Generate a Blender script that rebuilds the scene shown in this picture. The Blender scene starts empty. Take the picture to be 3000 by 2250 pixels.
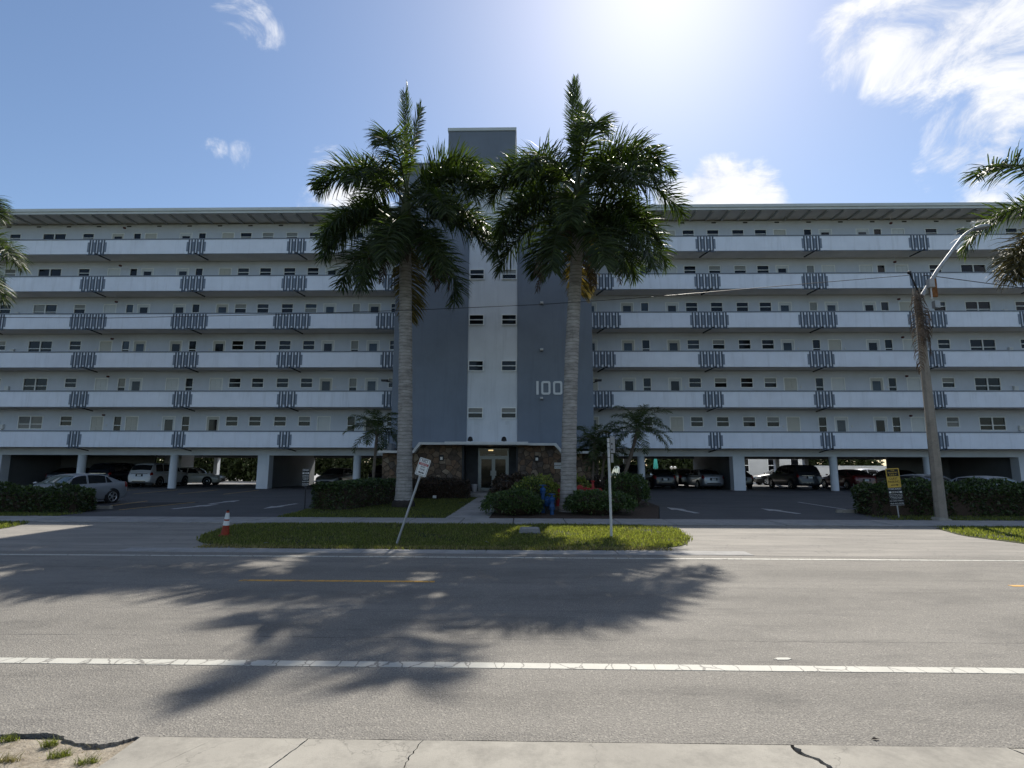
import bpy, bmesh, math, random
import numpy as np
from mathutils import Vector, Matrix, Quaternion

R = math.radians
scene = bpy.context.scene
col = scene.collection

# ------------------------------------------------------------------ camera
CAM_H, FOC, TILT, YAW = 2.05, 1600.0, R(8.35), R(1.2)
cam_data = bpy.data.cameras.new('camera')
cam = bpy.data.objects.new('camera', cam_data)
col.objects.link(cam)
cam_data.sensor_fit = 'HORIZONTAL'
cam_data.sensor_width = 36.0
cam_data.lens = FOC / 3000.0 * 36.0
cam_data.clip_start = 0.05
cam_data.clip_end = 4000.0
cam.location = (0, 0, CAM_H)
cam.rotation_euler = (R(90) + TILT, 0, YAW)
cam.rotation_mode = 'QUATERNION'
cam.rotation_quaternion = (Matrix.Rotation(YAW, 3, 'Z') @ Matrix.Rotation(R(90) + TILT, 3, 'X') @ Matrix.Rotation(R(0.16), 3, 'Z')).to_quaternion()
scene.camera = cam

# ------------------------------------------------------------------ light
SUN_EL, SUN_AZ = R(46.0), R(16.0)          # azimuth from +Y towards +X
world = bpy.data.worlds.new('World')
scene.world = world
world.use_nodes = True
sun_data = bpy.data.lights.new('sun', 'SUN')
sun_data.energy = 5.0
sun_data.angle = R(0.53)
sun_data.color = (1.0, 0.94, 0.84)
sun = bpy.data.objects.new('sun', sun_data)
col.objects.link(sun)
SUN_DIR = Vector((math.sin(SUN_AZ) * math.cos(SUN_EL), math.cos(SUN_AZ) * math.cos(SUN_EL), math.sin(SUN_EL)))
sun.rotation_euler = SUN_DIR.to_track_quat('Z', 'Y').to_euler()
sun.location = (20, 20, 60)
vs = scene.view_settings
vs.view_transform = 'Standard'
vs.look = 'None'
vs.gamma = 1.0
vs.use_curve_mapping = False
vs.exposure = 0.53
cy = scene.cycles
cy.max_bounces = 5
cy.diffuse_bounces = 3
cy.glossy_bounces = 2
cy.transmission_bounces = 3
cy.transparent_max_bounces = 6
cy.caustics_reflective = False
cy.caustics_refractive = False
cy.use_adaptive_sampling = True
cy.adaptive_threshold = 0.02
cy.use_denoising = True


def ray(px, py):
    x = (px - 1500) / FOC
    y = (1125 - py) / FOC
    fy = math.cos(TILT) - y * math.sin(TILT)
    z = math.sin(TILT) + y * math.cos(TILT)
    c, s = math.cos(YAW), math.sin(YAW)
    return (x * c - fy * s, x * s + fy * c, z)


def at(px, py, Y):
    """Photograph pixel -> point at the depth Y where that thing stands."""
    r = ray(px, py)
    k = Y / r[1]
    return Vector((r[0] * k, Y, CAM_H + r[2] * k))


def gz(Y):
    """height of the forecourt, which climbs gently towards the building"""
    return 0.25 * min(1.0, max(0.0, (Y - 21.1) / 17.0))


# ------------------------------------------------------------------ sky
def build_world():
    nt = world.node_tree
    N, L = nt.nodes, nt.links
    N.clear()
    out = N.new('ShaderNodeOutputWorld')
    bg = N.new('ShaderNodeBackground')
    bg.inputs['Strength'].default_value = 0.095
    sky = N.new('ShaderNodeTexSky')
    sky.sky_type = 'NISHITA'
    sky.sun_disc = False
    sky.sun_elevation = SUN_EL
    sky.sun_rotation = SUN_AZ
    sky.air_density = 1.0
    sky.dust_density = 0.45
    sky.ozone_density = 2.8
    tc = N.new('ShaderNodeTexCoord')

    def math_(op, a, b=None, clamp=False):
        n = N.new('ShaderNodeMath')
        n.operation = op
        n.use_clamp = clamp
        for i, v in enumerate((a, b)):
            if v is None:
                continue
            if isinstance(v, (int, float)):
                n.inputs[i].default_value = v
            else:
                L.new(v, n.inputs[i])
        return n.outputs[0]
    # a field of cumulus: direction and angular size of each cloud
    clouds = []
    for px, py, rad, k in ((700, 25, 2.6, .50), (775, 95, 1.6, .42), (622, 440, 1.3, .42), (715, 458, 1.5, .36),
                           (905, 575, 2.6, .50), (990, 535, 3.4, .75), (1060, 560, 3.4, .85),
                           (1985, 590, 3.2, .9), (2100, 560, 3.4, 1.0), (2200, 585, 3.2, .95), (2290, 612, 1.6, .6),
                           (2340, 20, 2.4, .50), (2560, 60, 4.6, .86), (2720, 90, 5.6, .88), (2900, 50, 6.0, .92), (2480, 170, 3.0, .66),
                           (2700, 210, 3.0, .62), (2990, 280, 4.5, .85), (2880, 400, 4.0, .85), (2960, 500, 4.0, .8), (2760, 490, 2.6, .58), (2990, 590, 3.0, .5)):
        d = Vector(ray(px, py)).normalized()
        clouds.append((d, rad, k))
    # added clouds out of view overhead, beside and behind, to whiten the ambient light
    for az, el, rad, k in ((75, 34, 13, .85), (-70, 30, 11, .75), (110, 55, 14, .85), (178, 38, 16, .85), (-140, 50, 15, .85), (-115, 25, 12, .8), (140, 20, 12, .8), (60, 76, 13, .8)):
        clouds.append((Vector((math.sin(R(az)) * math.cos(R(el)), math.cos(R(az)) * math.cos(R(el)), math.sin(R(el)))), rad, k))
    total = None
    for d, rad, k in clouds:
        dot = N.new('ShaderNodeVectorMath')
        dot.operation = 'DOT_PRODUCT'
        L.new(tc.outputs['Generated'], dot.inputs[0])
        dot.inputs[1].default_value = d
        mr = N.new('ShaderNodeMapRange')
        mr.interpolation_type = 'SMOOTHSTEP'
        mr.inputs['From Min'].default_value = math.cos(R(rad * 1.45))
        mr.inputs['From Max'].default_value = math.cos(R(rad * 0.1))
        mr.inputs['To Min'].default_value = 0.0
        mr.inputs['To Max'].default_value = k
        L.new(dot.outputs['Value'], mr.inputs['Value'])
        total = mr.outputs[0] if total is None else math_('MAXIMUM', total, mr.outputs[0])
    mp = N.new('ShaderNodeMapping')
    mp.inputs['Scale'].default_value = (1.0, 1.0, 1.5)
    L.new(tc.outputs['Generated'], mp.inputs['Vector'])
    nz = N.new('ShaderNodeTexNoise')
    nz.inputs['Scale'].default_value = 8.0
    nz.inputs['Detail'].default_value = 7.0
    nz.inputs['Roughness'].default_value = 0.66
    nz.inputs['Distortion'].default_value = 0.5
    L.new(mp.outputs[0], nz.inputs['Vector'])
    dens = math_('SUBTRACT', math_('ADD', math_('MULTIPLY', nz.outputs['Fac'], 1.0), math_('MULTIPLY', total, 0.53)), 0.755)
    mask = N.new('ShaderNodeMapRange')
    mask.interpolation_type = 'SMOOTHSTEP'
    mask.inputs['From Min'].default_value = 0.0
    mask.inputs['From Max'].default_value = 0.26
    L.new(dens, mask.inputs['Value'])
    # no cloud at all outside the patches
    gate = N.new('ShaderNodeMapRange')
    gate.interpolation_type = 'SMOOTHSTEP'
    gate.inputs['From Min'].default_value = 0.05
    gate.inputs['From Max'].default_value = 0.45
    L.new(total, gate.inputs['Value'])
    fac = math_('MULTIPLY', mask.outputs[0], gate.outputs[0])
    fac = math_('MULTIPLY', fac, 0.92)
    # cloud tone follows its own noise, blue-grey where thin, white where dense
    mix = N.new('ShaderNodeMix')
    mix.data_type = 'RGBA'
    L.new(fac, mix.inputs['Factor'])
    L.new(sky.outputs[0], mix.inputs['A'])
    cr = N.new('ShaderNodeValToRGB')
    cr.color_ramp.elements[0].position = 0.3
    cr.color_ramp.elements[0].color = (5.3, 5.6, 6.3, 1)
    cr.color_ramp.elements[1].position = 0.62
    cr.color_ramp.elements[1].color = (8.2, 8.2, 8.3, 1)
    L.new(nz.outputs['Fac'], cr.inputs['Fac'])
    L.new(cr.outputs[0], mix.inputs['B'])
    L.new(mix.outputs['Result'], bg.inputs['Color'])
    L.new(bg.outputs[0], out.inputs['Surface'])


build_world()
world.cycles.sampling_method = 'MANUAL'
world.cycles.sample_map_resolution = 512


# ------------------------------------------------------------------ materials
MATS = {}


class NT:
    def __init__(self, name):
        self.m = bpy.data.materials.new(name)
        self.m.use_nodes = True
        self.t = self.m.node_tree
        self.b = self.t.nodes['Principled BSDF']
        self.tc = self.t.nodes.new('ShaderNodeTexCoord')

    def node(self, kind, **kw):
        n = self.t.nodes.new(kind)
        for k, v in kw.items():
            if k in n.inputs:
                s = n.inputs[k]
                if hasattr(v, 'is_linked') or isinstance(v, bpy.types.NodeSocket):
                    self.t.links.new(v, s)
                else:
                    s.default_value = v
            else:
                setattr(n, k, v)
        return n

    def link(self, a, b):
        self.t.links.new(a, b)

    def noise(self, scale, detail=4, rough=.55, vec=None, dist=0.0):
        n = self.node('ShaderNodeTexNoise', Scale=scale, Detail=detail, Roughness=rough, Distortion=dist)
        self.link(vec if vec is not None else self.tc.outputs['Object'], n.inputs['Vector'])
        return n.outputs['Fac']

    def ramp(self, fac, stops):
        n = self.node('ShaderNodeValToRGB')
        e = n.color_ramp.elements
        while len(e) < len(stops):
            e.new(0.5)
        for i, (p, c) in enumerate(stops):
            e[i].position = p
            e[i].color = (*c, 1) if len(c) == 3 else c
        self.link(fac, n.inputs['Fac'])
        return n.outputs['Color']

    def mixc(self, fac, a, b, mode='MIX'):
        n = self.node('ShaderNodeMix', data_type='RGBA', blend_type=mode)
        for s, v in (('Factor', fac), ('A', a), ('B', b)):
            i = [x for x in n.inputs if x.name == s and x.enabled][0]
            if isinstance(v, bpy.types.NodeSocket):
                self.link(v, i)
            elif isinstance(v, (int, float)):
                i.default_value = v
            else:
                i.default_value = (*v, 1) if len(v) == 3 else v
        return [x for x in n.outputs if x.enabled][0]

    def math(self, op, a, b=0.0, clamp=False):
        n = self.node('ShaderNodeMath', operation=op, use_clamp=clamp)
        for i, v in enumerate((a, b)):
            if isinstance(v, bpy.types.NodeSocket):
                self.link(v, n.inputs[i])
            else:
                n.inputs[i].default_value = v
        return n.outputs[0]

    def mapped(self, scale, loc=(0, 0, 0), rot=(0, 0, 0)):
        n = self.node('ShaderNodeMapping')
        n.inputs['Scale'].default_value = scale
        n.inputs['Location'].default_value = loc
        n.inputs['Rotation'].default_value = rot
        self.link(self.tc.outputs['Object'], n.inputs['Vector'])
        return n.outputs[0]

    def bump(self, h, strength=.3, dist=.02):
        n = self.node('ShaderNodeBump', Strength=strength, Distance=dist)
        self.link(h, n.inputs['Height'])
        self.link(n.outputs[0], self.b.inputs['Normal'])

    def color(self, c):
        if isinstance(c, bpy.types.NodeSocket):
            self.link(c, self.b.inputs['Base Color'])
        else:
            self.b.inputs['Base Color'].default_value = (*c, 1)

    def done(self, name, rough=.8, spec=.5, metal=0.0):
        if not self.b.inputs['Roughness'].is_linked:
            self.b.inputs['Roughness'].default_value = rough
        self.b.inputs['Specular IOR Level'].default_value = spec
        self.b.inputs['Metallic'].default_value = metal
        MATS[name] = self.m
        return self.m


def scl(c, k):
    return tuple(min(1, v * k) for v in c)


def paint(name, c, var=.10, scale=1.2, rough=.75, bump=.0, bscale=60, spec=.3, metal=0.0, streak=0.0):
    n = NT(name)
    f = n.noise(scale, 3, .65)
    cc = n.ramp(f, [(.3, scl(c, 1 - var)), (.7, scl(c, 1 + var))])
    if streak:
        g = n.noise(1.0, 3, .7, n.mapped((3.0, 3.0, .25)))
        cc = n.mixc(n.ramp(g, [(.52, (0, 0, 0)), (.8, (streak,) * 3)]), cc, scl(c, .45))
    n.color(cc)
    if bump:
        n.bump(n.noise(bscale, 1), bump, .01)
    return n.done(name, rough, spec, metal)


def scl_(n, c, k):
    return n.mixc(1.0, c, (k, k, k), 'MULTIPLY')


def build_materials():
    # --- aged asphalt of the street
    n = NT('asphalt_street')
    big = n.noise(.45, 5, .65, n.mapped((.35, 1.8, 1)))
    fine = n.noise(70, 2, .7)
    grit = n.node('ShaderNodeTexVoronoi', Scale=66.0)
    n.link(n.tc.outputs['Object'], grit.inputs['Vector'])
    c1 = n.ramp(big, [(.3, (.165, .152, .135)), (.7, (.275, .257, .228))])
    c2 = n.mixc(n.ramp(fine, [(.35, (0, 0, 0)), (.70, (1, 1, 1))]), scl_(n, c1, .85), (.34, .32, .285))
    stone = n.ramp(grit.outputs['Color'], [(.64, (0, 0, 0)), (.9, (.5, .5, .5))])
    c3 = n.mixc(stone, c2, (.48, .45, .39))
    dark = n.ramp(n.noise(60, 2, .5), [(.30, (1, 1, 1)), (.42, (0, 0, 0))])
    c3 = n.mixc(n.math('MULTIPLY', dark, .8), c3, (.07, .068, .066))
    # tyre-worn bands and long seams that run with the street
    sep = n.node('ShaderNodeSeparateXYZ')
    n.link(n.tc.outputs['Object'], sep.inputs[0])
    wob = n.math('MULTIPLY', n.math('SUBTRACT', n.noise(.9, 5, .7), .5), .22)
    yy = n.math('ADD', sep.outputs['Y'], wob)
    for y0, w, a, sc in ((6.85, .016, .55, 1.1), (8.1, .012, .35, .8), (11.2, .02, .30, .7), (7.2, .65, .34, .25), (8.9, .6, .30, .3), (10.9, .6, .30, .22), (5.2, .3, .2, .4)):
        d = n.math('ABSOLUTE', n.math('SUBTRACT', yy, y0))
        m = n.ramp(n.math('DIVIDE', d, w * 3), [(.05, (a, a, a)), (.5, (0, 0, 0))])
        br = n.ramp(n.noise(sc, 4, .7), [(.42, (0, 0, 0)), (.56, (1, 1, 1))])
        c3 = n.mixc(n.mixc(1.0, m, br, 'MULTIPLY'), c3, (.045, .043, .042))
    stain = n.noise(1.4, 6, .75, n.mapped((.35, 1.5, 1), (3, 1, 0)))
    c3 = n.mixc(n.ramp(stain, [(.50, (0, 0, 0)), (.74, (.55,) * 3)]), c3, (.095, .090, .085))
    n.color(scl_(n, c3, .72))
    n.bump(n.math('ADD', fine, grit.outputs['Distance']), .55, .012)
    n.done('asphalt_street', .82, .32)
    # --- driveway asphalt, swept and sandy
    n = NT('asphalt_apron')
    sw = n.noise(.8, 6, .7, n.mapped((.35, 2.2, 1), rot=(0, 0, .55)))
    c = n.ramp(sw, [(.25, (.13, .122, .110)), (.5, (.225, .21, .188)), (.78, (.38, .35, .305))])
    c = n.mixc(n.ramp(n.noise(70, 2), [(.4, (0, 0, 0)), (.8, (.7, .7, .7))]), c, (.40, .38, .345))
    ck = n.node('ShaderNodeTexVoronoi', Scale=.55, feature='DISTANCE_TO_EDGE')
    wv = n.node('ShaderNodeMix', data_type='VECTOR')
    wn = n.node('ShaderNodeTexNoise', Scale=1.5, Detail=6.0)
    n.link(n.tc.outputs['Object'], wn.inputs['Vector'])
    add = n.node('ShaderNodeVectorMath', operation='ADD')
    n.link(n.tc.outputs['Object'], add.inputs[0])
    n.link(wn.outputs['Color'], add.inputs[1])
    n.link(add.outputs[0], ck.inputs['Vector'])
    c = n.mixc(n.ramp(ck.outputs['Distance'], [(.003, (.28,) * 3), (.010, (0, 0, 0))]), c, (.06, .06, .06))
    n.color(scl_(n, c, .84))
    n.bump(n.noise(80, 2), .4, .01)
    n.done('asphalt_apron', .88, .35)
    # --- newer dark forecourt asphalt
    n = NT('asphalt_lot')
    c = n.ramp(n.noise(.5, 6, .65, n.mapped((.6, 1.5, 1))), [(.3, (.050, .052, .056)), (.7, (.085, .086, .09))])
    c = n.mixc(n.ramp(n.noise(70, 2), [(.45, (0, 0, 0)), (.85, (.5, .5, .5))]), c, (.14, .14, .145))
    n.color(c)
    n.bump(n.noise(80, 2), .4, .01)
    n.done('asphalt_lot', .85, .35)
    paint('asphalt_patch', (.032, .032, .034), .2, 2, .8, .3, 80)
    # --- concrete
    def concrete(name, c, dirt=.45):
        n = NT(name)
        a = n.ramp(n.noise(.9, 8, .7), [(.28, scl(c, .78)), (.55, c), (.75, scl(c, 1.14))])
        a = n.mixc(n.ramp(n.noise(2.2, 6, .78), [(.46, (0, 0, 0)), (.70, (dirt,) * 3)]), a, scl(c, .52))
        a = n.mixc(n.ramp(n.noise(140, 2), [(.6, (0, 0, 0)), (.7, (.4,) * 3)]), a, scl(c, .6))
        hl = n.node('ShaderNodeTexVoronoi', Scale=.75, feature='DISTANCE_TO_EDGE')
        wn = n.node('ShaderNodeTexNoise', Scale=3.0, Detail=8.0)
        n.link(n.tc.outputs['Object'], wn.inputs['Vector'])
        ad = n.node('ShaderNodeVectorMath', operation='ADD')
        n.link(n.tc.outputs['Object'], ad.inputs[0])
        n.link(wn.outputs['Color'], ad.inputs[1])
        n.link(ad.outputs[0], hl.inputs['Vector'])
        a = n.mixc(n.ramp(hl.outputs['Distance'], [(.0015, (.55,) * 3), (.005, (0, 0, 0))]), a, scl(c, .3))
        n.color(a)
        n.bump(n.noise(120, 3), .25, .006)
        n.done(name, .85, .35)
    concrete('concrete', (.30, .282, .245), .7)
    concrete('concrete_walk', (.30, .295, .285), .6)
    concrete('concrete_pole', (.27, .24, .205), .6)
    # --- soil and sand
    n = NT('sandy_soil')
    c = n.ramp(n.noise(5, 8, .75), [(.3, (.16, .13, .095)), (.55, (.33, .29, .23)), (.75, (.47, .43, .36))])
    n.color(c)
    n.bump(n.noise(25, 6, .7), .9, .03)
    n.done('sandy_soil', .95, .2)
    paint('mulch', (.052, .036, .026), .45, 18, .95, .8, 40)
    n = NT('turf')
    c = n.ramp(n.noise(3, 8, .75), [(.3, (.030, .034, .015)), (.55, (.052, .058, .024)), (.75, (.095, .085, .045))])
    n.color(c)
    n.bump(n.noise(60, 4), .8, .02)
    n.done('turf', .95, .2)
    # --- road paint
    def marking(name, c):
        n = NT(name)
        v = n.node('ShaderNodeTexVoronoi', Scale=2.1, feature='DISTANCE_TO_EDGE')
        wn = n.node('ShaderNodeTexNoise', Scale=3.5, Detail=6.0)
        n.link(n.tc.outputs['Object'], wn.inputs['Vector'])
        ad = n.node('ShaderNodeVectorMath', operation='ADD')
        mpv = n.mapped((2.0, .8, 1), rot=(0, 0, .25))
        n.link(mpv, ad.inputs[0])
        sc_ = n.node('ShaderNodeVectorMath', operation='SCALE')
        n.link(wn.outputs['Color'], sc_.inputs[0])
        sc_.inputs['Scale'].default_value = .35
        n.link(sc_.outputs[0], ad.inputs[1])
        n.link(ad.outputs[0], v.inputs['Vector'])
        a = n.ramp(n.noise(2.0, 6, .7), [(.3, scl(c, .82)), (.7, c)])
        a = n.mixc(n.ramp(v.outputs['Distance'], [(.012, (.8,) * 3), (.03, (0, 0, 0))]), a, (.12, .11, .10))
        a = n.mixc(n.ramp(n.noise(55, 3), [(.62, (0, 0, 0)), (.72, (.55,) * 3)]), a, (.24, .23, .21))
        n.color(a)
        n.bump(n.noise(90, 2), .3, .006)
        n.done(name, .7, .4)
    marking('paint_white', (.47, .46, .41))
    marking('paint_yellow', (.62, .33, .06))
    paint('paint_old', (.36, .36, .36), .25, 8, .8)
    paint('paint_stall', (.40, .27, .10), .3, 8, .8)
    # --- building
    paint('stucco_white', (.73, .785, .875), .05, .8, .85, .25, 90, .25, streak=.30)
    paint('stucco_wall', (.575, .61, .67), .05, .7, .88, .25, 90, .2, streak=.10)
    paint('stucco_dark', (.185, .215, .262), .08, .5, .88, .3, 70, .2, streak=.22)
    paint('stucco_strip', (.63, .66, .70), .06, .6, .88, .3, 70, .2, streak=.25)
    paint('patch_paint', (.56, .59, .62), .04, 2, .9)
    paint('soffit', (.68, .655, .62), .10, .6, .9, .2, 60, .2)
    paint('rail_paint', (.17, .20, .24), .08, 1.0, .6)
    paint('slat_dark', (.075, .098, .13), .10, 2, .55)
    paint('slat_light', (.185, .225, .285), .10, 2, .55)
    paint('fascia', (.58, .62, .62), .05, .7, .8, streak=.12)
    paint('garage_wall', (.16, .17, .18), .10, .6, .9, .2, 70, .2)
    paint('rib_shade', (.42, .42, .41), .1, 1, .9)  # darker than the soffit: shadow lines of the ribs put into their colour
    paint('column_paint', (.64, .68, .73), .06, .8, .85, .2, 70, .25, streak=.1)
    paint('trim_white', (.62, .63, .62), .05, 3, .5, spec=.4)
    paint('door_white', (.60, .62, .62), .05, 2, .55, spec=.4)
    paint('door_cream', (.50, .49, .44), .05, 2, .55, spec=.4)
    paint('frame_white', (.78, .79, .77), .06, 4, .5, spec=.4)
    paint('aluminium', (.19, .20, .20), .08, 3, .38, metal=.7, spec=.5)
    paint('dark_metal', (.02, .02, .022), .2, 4, .5)
    paint('galvanised', (.36, .37, .38), .10, 4, .55, metal=.6)
    paint('number_paint', (.66, .68, .70), .04, 4, .6)
    paint('dark_wood', (.045, .047, .052), .2, 3, .7)
    paint('blind', (.30, .31, .30), .1, 6, .7)
    paint('curtain', (.20, .205, .20), .2, 5, .8)
    # --- glass
    def glass(name, c, rough=.06, spec=.28):
        n = NT(name)
        f = n.noise(.9, 3, .5)
        n.color(n.ramp(f, [(.35, scl(c, .6)), (.7, scl(c, 1.5))]))
        n.bump(n.noise(1.6, 2), .035, .05)
        n.done(name, rough, spec)
    glass('glass_dark', (.006, .007, .009))
    glass('glass_mid', (.035, .042, .05))
    glass('glass_blue', (.055, .075, .10), .1)
    glass('glass_car', (.012, .014, .016), .03, .7)
    glass('glass_windscreen', (.05, .075, .07), .03, .8)
    # louvred glass: thin slats, picked out by relief
    n = NT('glass_blind')
    sep = n.node('ShaderNodeSeparateXYZ')
    n.link(n.tc.outputs['Object'], sep.inputs[0])
    w = n.math('FRACT', n.math('MULTIPLY', sep.outputs['Z'], 16.0))
    n.color(n.ramp(w, [(.0, (.10, .105, .105)), (.25, (.23, .235, .23)), (.9, (.21, .215, .21))]))
    n.bump(w, .4, .01)
    n.done('glass_blind', .25, .5)
    # --- stone veneer tones
    for i, c in enumerate(((0.190, 0.135, 0.095), (0.260, 0.190, 0.135), (0.130, 0.098, 0.076), (0.340, 0.270, 0.200), (0.230, 0.150, 0.100), (0.160, 0.130, 0.110))):
        n = NT('stone_%d' % i)
        c = scl(c, .78)
        a = n.ramp(n.noise(4.5, 5, .7), [(.25, scl(c, .55)), (.55, c), (.8, scl(c, 1.5))])
        n.color(a)
        n.bump(n.noise(14, 8, .65), .7, .03)
        n.done('stone_%d' % i, .85, .3)
    paint('mortar', (.055, .047, .04), .3, 12, .95, .5, 60)

    # --- foliage: tone per leaf, light through the blade
    def leaf(name, c, c2, trans=.35, rough=.38, spec=.5, tint=None):
        n = NT(name)
        g = n.node('ShaderNodeNewGeometry')
        cc = n.ramp(g.outputs['Random Per Island'], [(.0, c), (.75, c2), (1.0, scl(c2, 1.5))])
        n.color(cc)
        n.b.inputs['Roughness'].default_value = rough
        n.b.inputs['Specular IOR Level'].default_value = spec
        tr = n.node('ShaderNodeBsdfTranslucent')
        tcol = n.mixc(1.0, cc, tint or (1.6, 1.9, .7), 'MULTIPLY')
        n.link(tcol, tr.inputs['Color'])
        mx = n.node('ShaderNodeMixShader')
        mx.inputs[0].default_value = trans
        n.link(n.b.outputs[0], mx.inputs[1])
        n.link(tr.outputs[0], mx.inputs[2])
        n.link(mx.outputs[0], n.t.nodes['Material Output'].inputs['Surface'])
        MATS[name] = n.m
    leaf('palm_leaf', (.020, .033, .014), (.046, .065, .023), .32, .50, .35, (1.9, 2.1, .6))
    leaf('palm_leaf_old', (.06, .055, .02), (.16, .13, .04), .35, .5, .4, (1.3, 1.2, .6))
    leaf('palm_dead', (.060, .045, .036), (.125, .095, .076), .15, .8, .2, (1, 1, .8))
    leaf('hedge_leaf', (.016, .030, .010), (.040, .062, .018), .22, .40, .5)
    leaf('bush_leaf', (.026, .048, .014), (.055, .088, .024), .25, .40, .5)
    leaf('lime_leaf', (.09, .12, .02), (.20, .22, .045), .30, .40, .5)
    leaf('croton_leaf', (.022, .020, .012), (.055, .035, .022), .2, .42, .5, (1.3, 1.1, .7))
    leaf('tree_leaf', (.022, .038, .012), (.06, .085, .026), .35, .45, .4)
    leaf('garden_leaf', (.016, .026, .009), (.038, .052, .018), .12, .6, .25)
    leaf('grass_blade', (.052, .066, .026), (.130, .148, .052), .55, .5, .35, (2.0, 2.0, .7))
    leaf('grass_dry', (.15, .13, .05), (.26, .23, .10), .3, .6, .3, (1.2, 1.2, .7))
    # --- palm trunk
    n = NT('palm_trunk')
    sep = n.node('ShaderNodeSeparateXYZ')
    n.link(n.tc.outputs['Object'], sep.inputs[0])
    z = n.math('ADD', n.math('MULTIPLY', sep.outputs['Z'], 6.2), n.math('MULTIPLY', n.noise(1.6, 4), .9))
    ring = n.math('FRACT', z)
    base = n.ramp(n.noise(2.2, 5, .7, n.mapped((1, 1, 2.5))), [(.25, (.16, .152, .145)), (.5, (.31, .295, .28)), (.75, (.45, .43, .41))])
    a = n.mixc(n.ramp(ring, [(.0, (.75,) * 3), (.10, (.35,) * 3), (.2, (0, 0, 0)), (.95, (0, 0, 0)), (1, (.6,) * 3)]), base, (.075, .062, .054))
    st = n.noise(1.2, 6, .7, n.mapped((2.5, 2.5, .35)))
    a = n.mixc(n.ramp(st, [(.55, (0, 0, 0)), (.8, (.55,) * 3)]), a, (.07, .062, .055))
    n.color(a)
    n.bump(ring, .35, .03)
    n.done('palm_trunk', .9, .2)
    paint('root_mass', (.035, .030, .027), .4, 20, .95, .9, 30)
    paint('crownshaft', (.07, .085, .04), .2, 3, .5)
    paint('bark', (.13, .105, .085), .3, 9, .9, .6, 30)
    # --- cars and street furniture
    def car_paint(name, c, metal=.3):
        n = NT(name)
        f = n.noise(2, 4)
        n.color(n.ramp(f, [(.3, scl(c, .93)), (.7, scl(c, 1.05))]))
        n.b.inputs['Coat Weight'].default_value = .7
        n.b.inputs['Coat Roughness'].default_value = .05
        n.done(name, .35, .5, metal)
    car_paint('car_silver', (.30, .32, .35), .5)
    car_paint('car_white', (.52, .53, .55), .0)
    car_paint('car_offwhite', (.52, .51, .47), .0)
    car_paint('car_black', (.012, .012, .014), .1)
    car_paint('car_dark', (.022, .025, .032), .2)
    car_paint('car_navy', (.018, .024, .042), .2)
    car_paint('car_bronze', (.12, .112, .10), .4)
    car_paint('car_red', (.085, .010, .012), .1)
    car_paint('car_grey', (.16, .165, .175), .4)
    paint('tyre', (.014, .014, .015), .3, 20, .85)
    paint('rim', (.42, .43, .44), .08, 5, .32, metal=.85)
    paint('trim_black', (.012, .012, .013), .2, 6, .6)
    paint('plate', (.55, .57, .58), .1, 8, .5)
    paint('lamp_red', (.20, .012, .012), .2, 12, .2, spec=.6)
    paint('lamp_clear', (.42, .43, .43), .15, 14, .15, spec=.7)
    paint('chrome', (.65, .66, .67), .05, 6, .15, metal=1.0)
    paint('cone_orange', (.26, .036, .015), .25, 6, .6)
    paint('reflective_white', (.62, .64, .64), .08, 14, .5)
    paint('sign_white', (.62, .63, .62), .07, 9, .5)
    paint('sign_black', (.012, .012, .014), .1, 6, .5)
    paint('sign_yellow', (.52, .35, .06), .12, 7, .5)
    paint('sign_red', (.36, .045, .05), .1, 7, .5)
    paint('bell_red', (.09, .022, .022), .2, 7, .5)
    paint('sign_green', (.10, .16, .14), .1, 7, .5)
    paint('sign_back', (.33, .34, .34), .12, 8, .45, metal=.4)
    paint('pipe_blue', (.018, .068, .19), .2, 7, .45, .2, 40)
    paint('pipe_red', (.27, .022, .022), .2, 7, .45, .2, 40)
    paint('post_white', (.50, .50, .49), .12, 7, .5)
    paint('wood_pole', (.10, .082, .066), .3, 14, .9, .6, 40)
    paint('box_grey', (.36, .36, .37), .1, 8, .6)
    paint('rust_board', (.20, .085, .03), .35, 9, .85)
    paint('teal_cloth', (.07, .42, .36), .1, 5, .8)
    paint('white_globe', (.75, .73, .68), .03, 5, .4)
    paint('house_wall', (.58, .585, .57), .05, .8, .85)
    paint('lid', (.20, .20, .20), .2, 10, .85, .4, 60)
    n = NT('reflection_glow')
    n.color((.8, .75, .6))
    n.b.inputs['Emission Color'].default_value = (1, .72, .32, 1)
    n.b.inputs['Emission Strength'].default_value = .7  # glow stands in for a ceiling light mirrored in the transom
    n.done('reflection_glow', .4)


build_materials()


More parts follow.
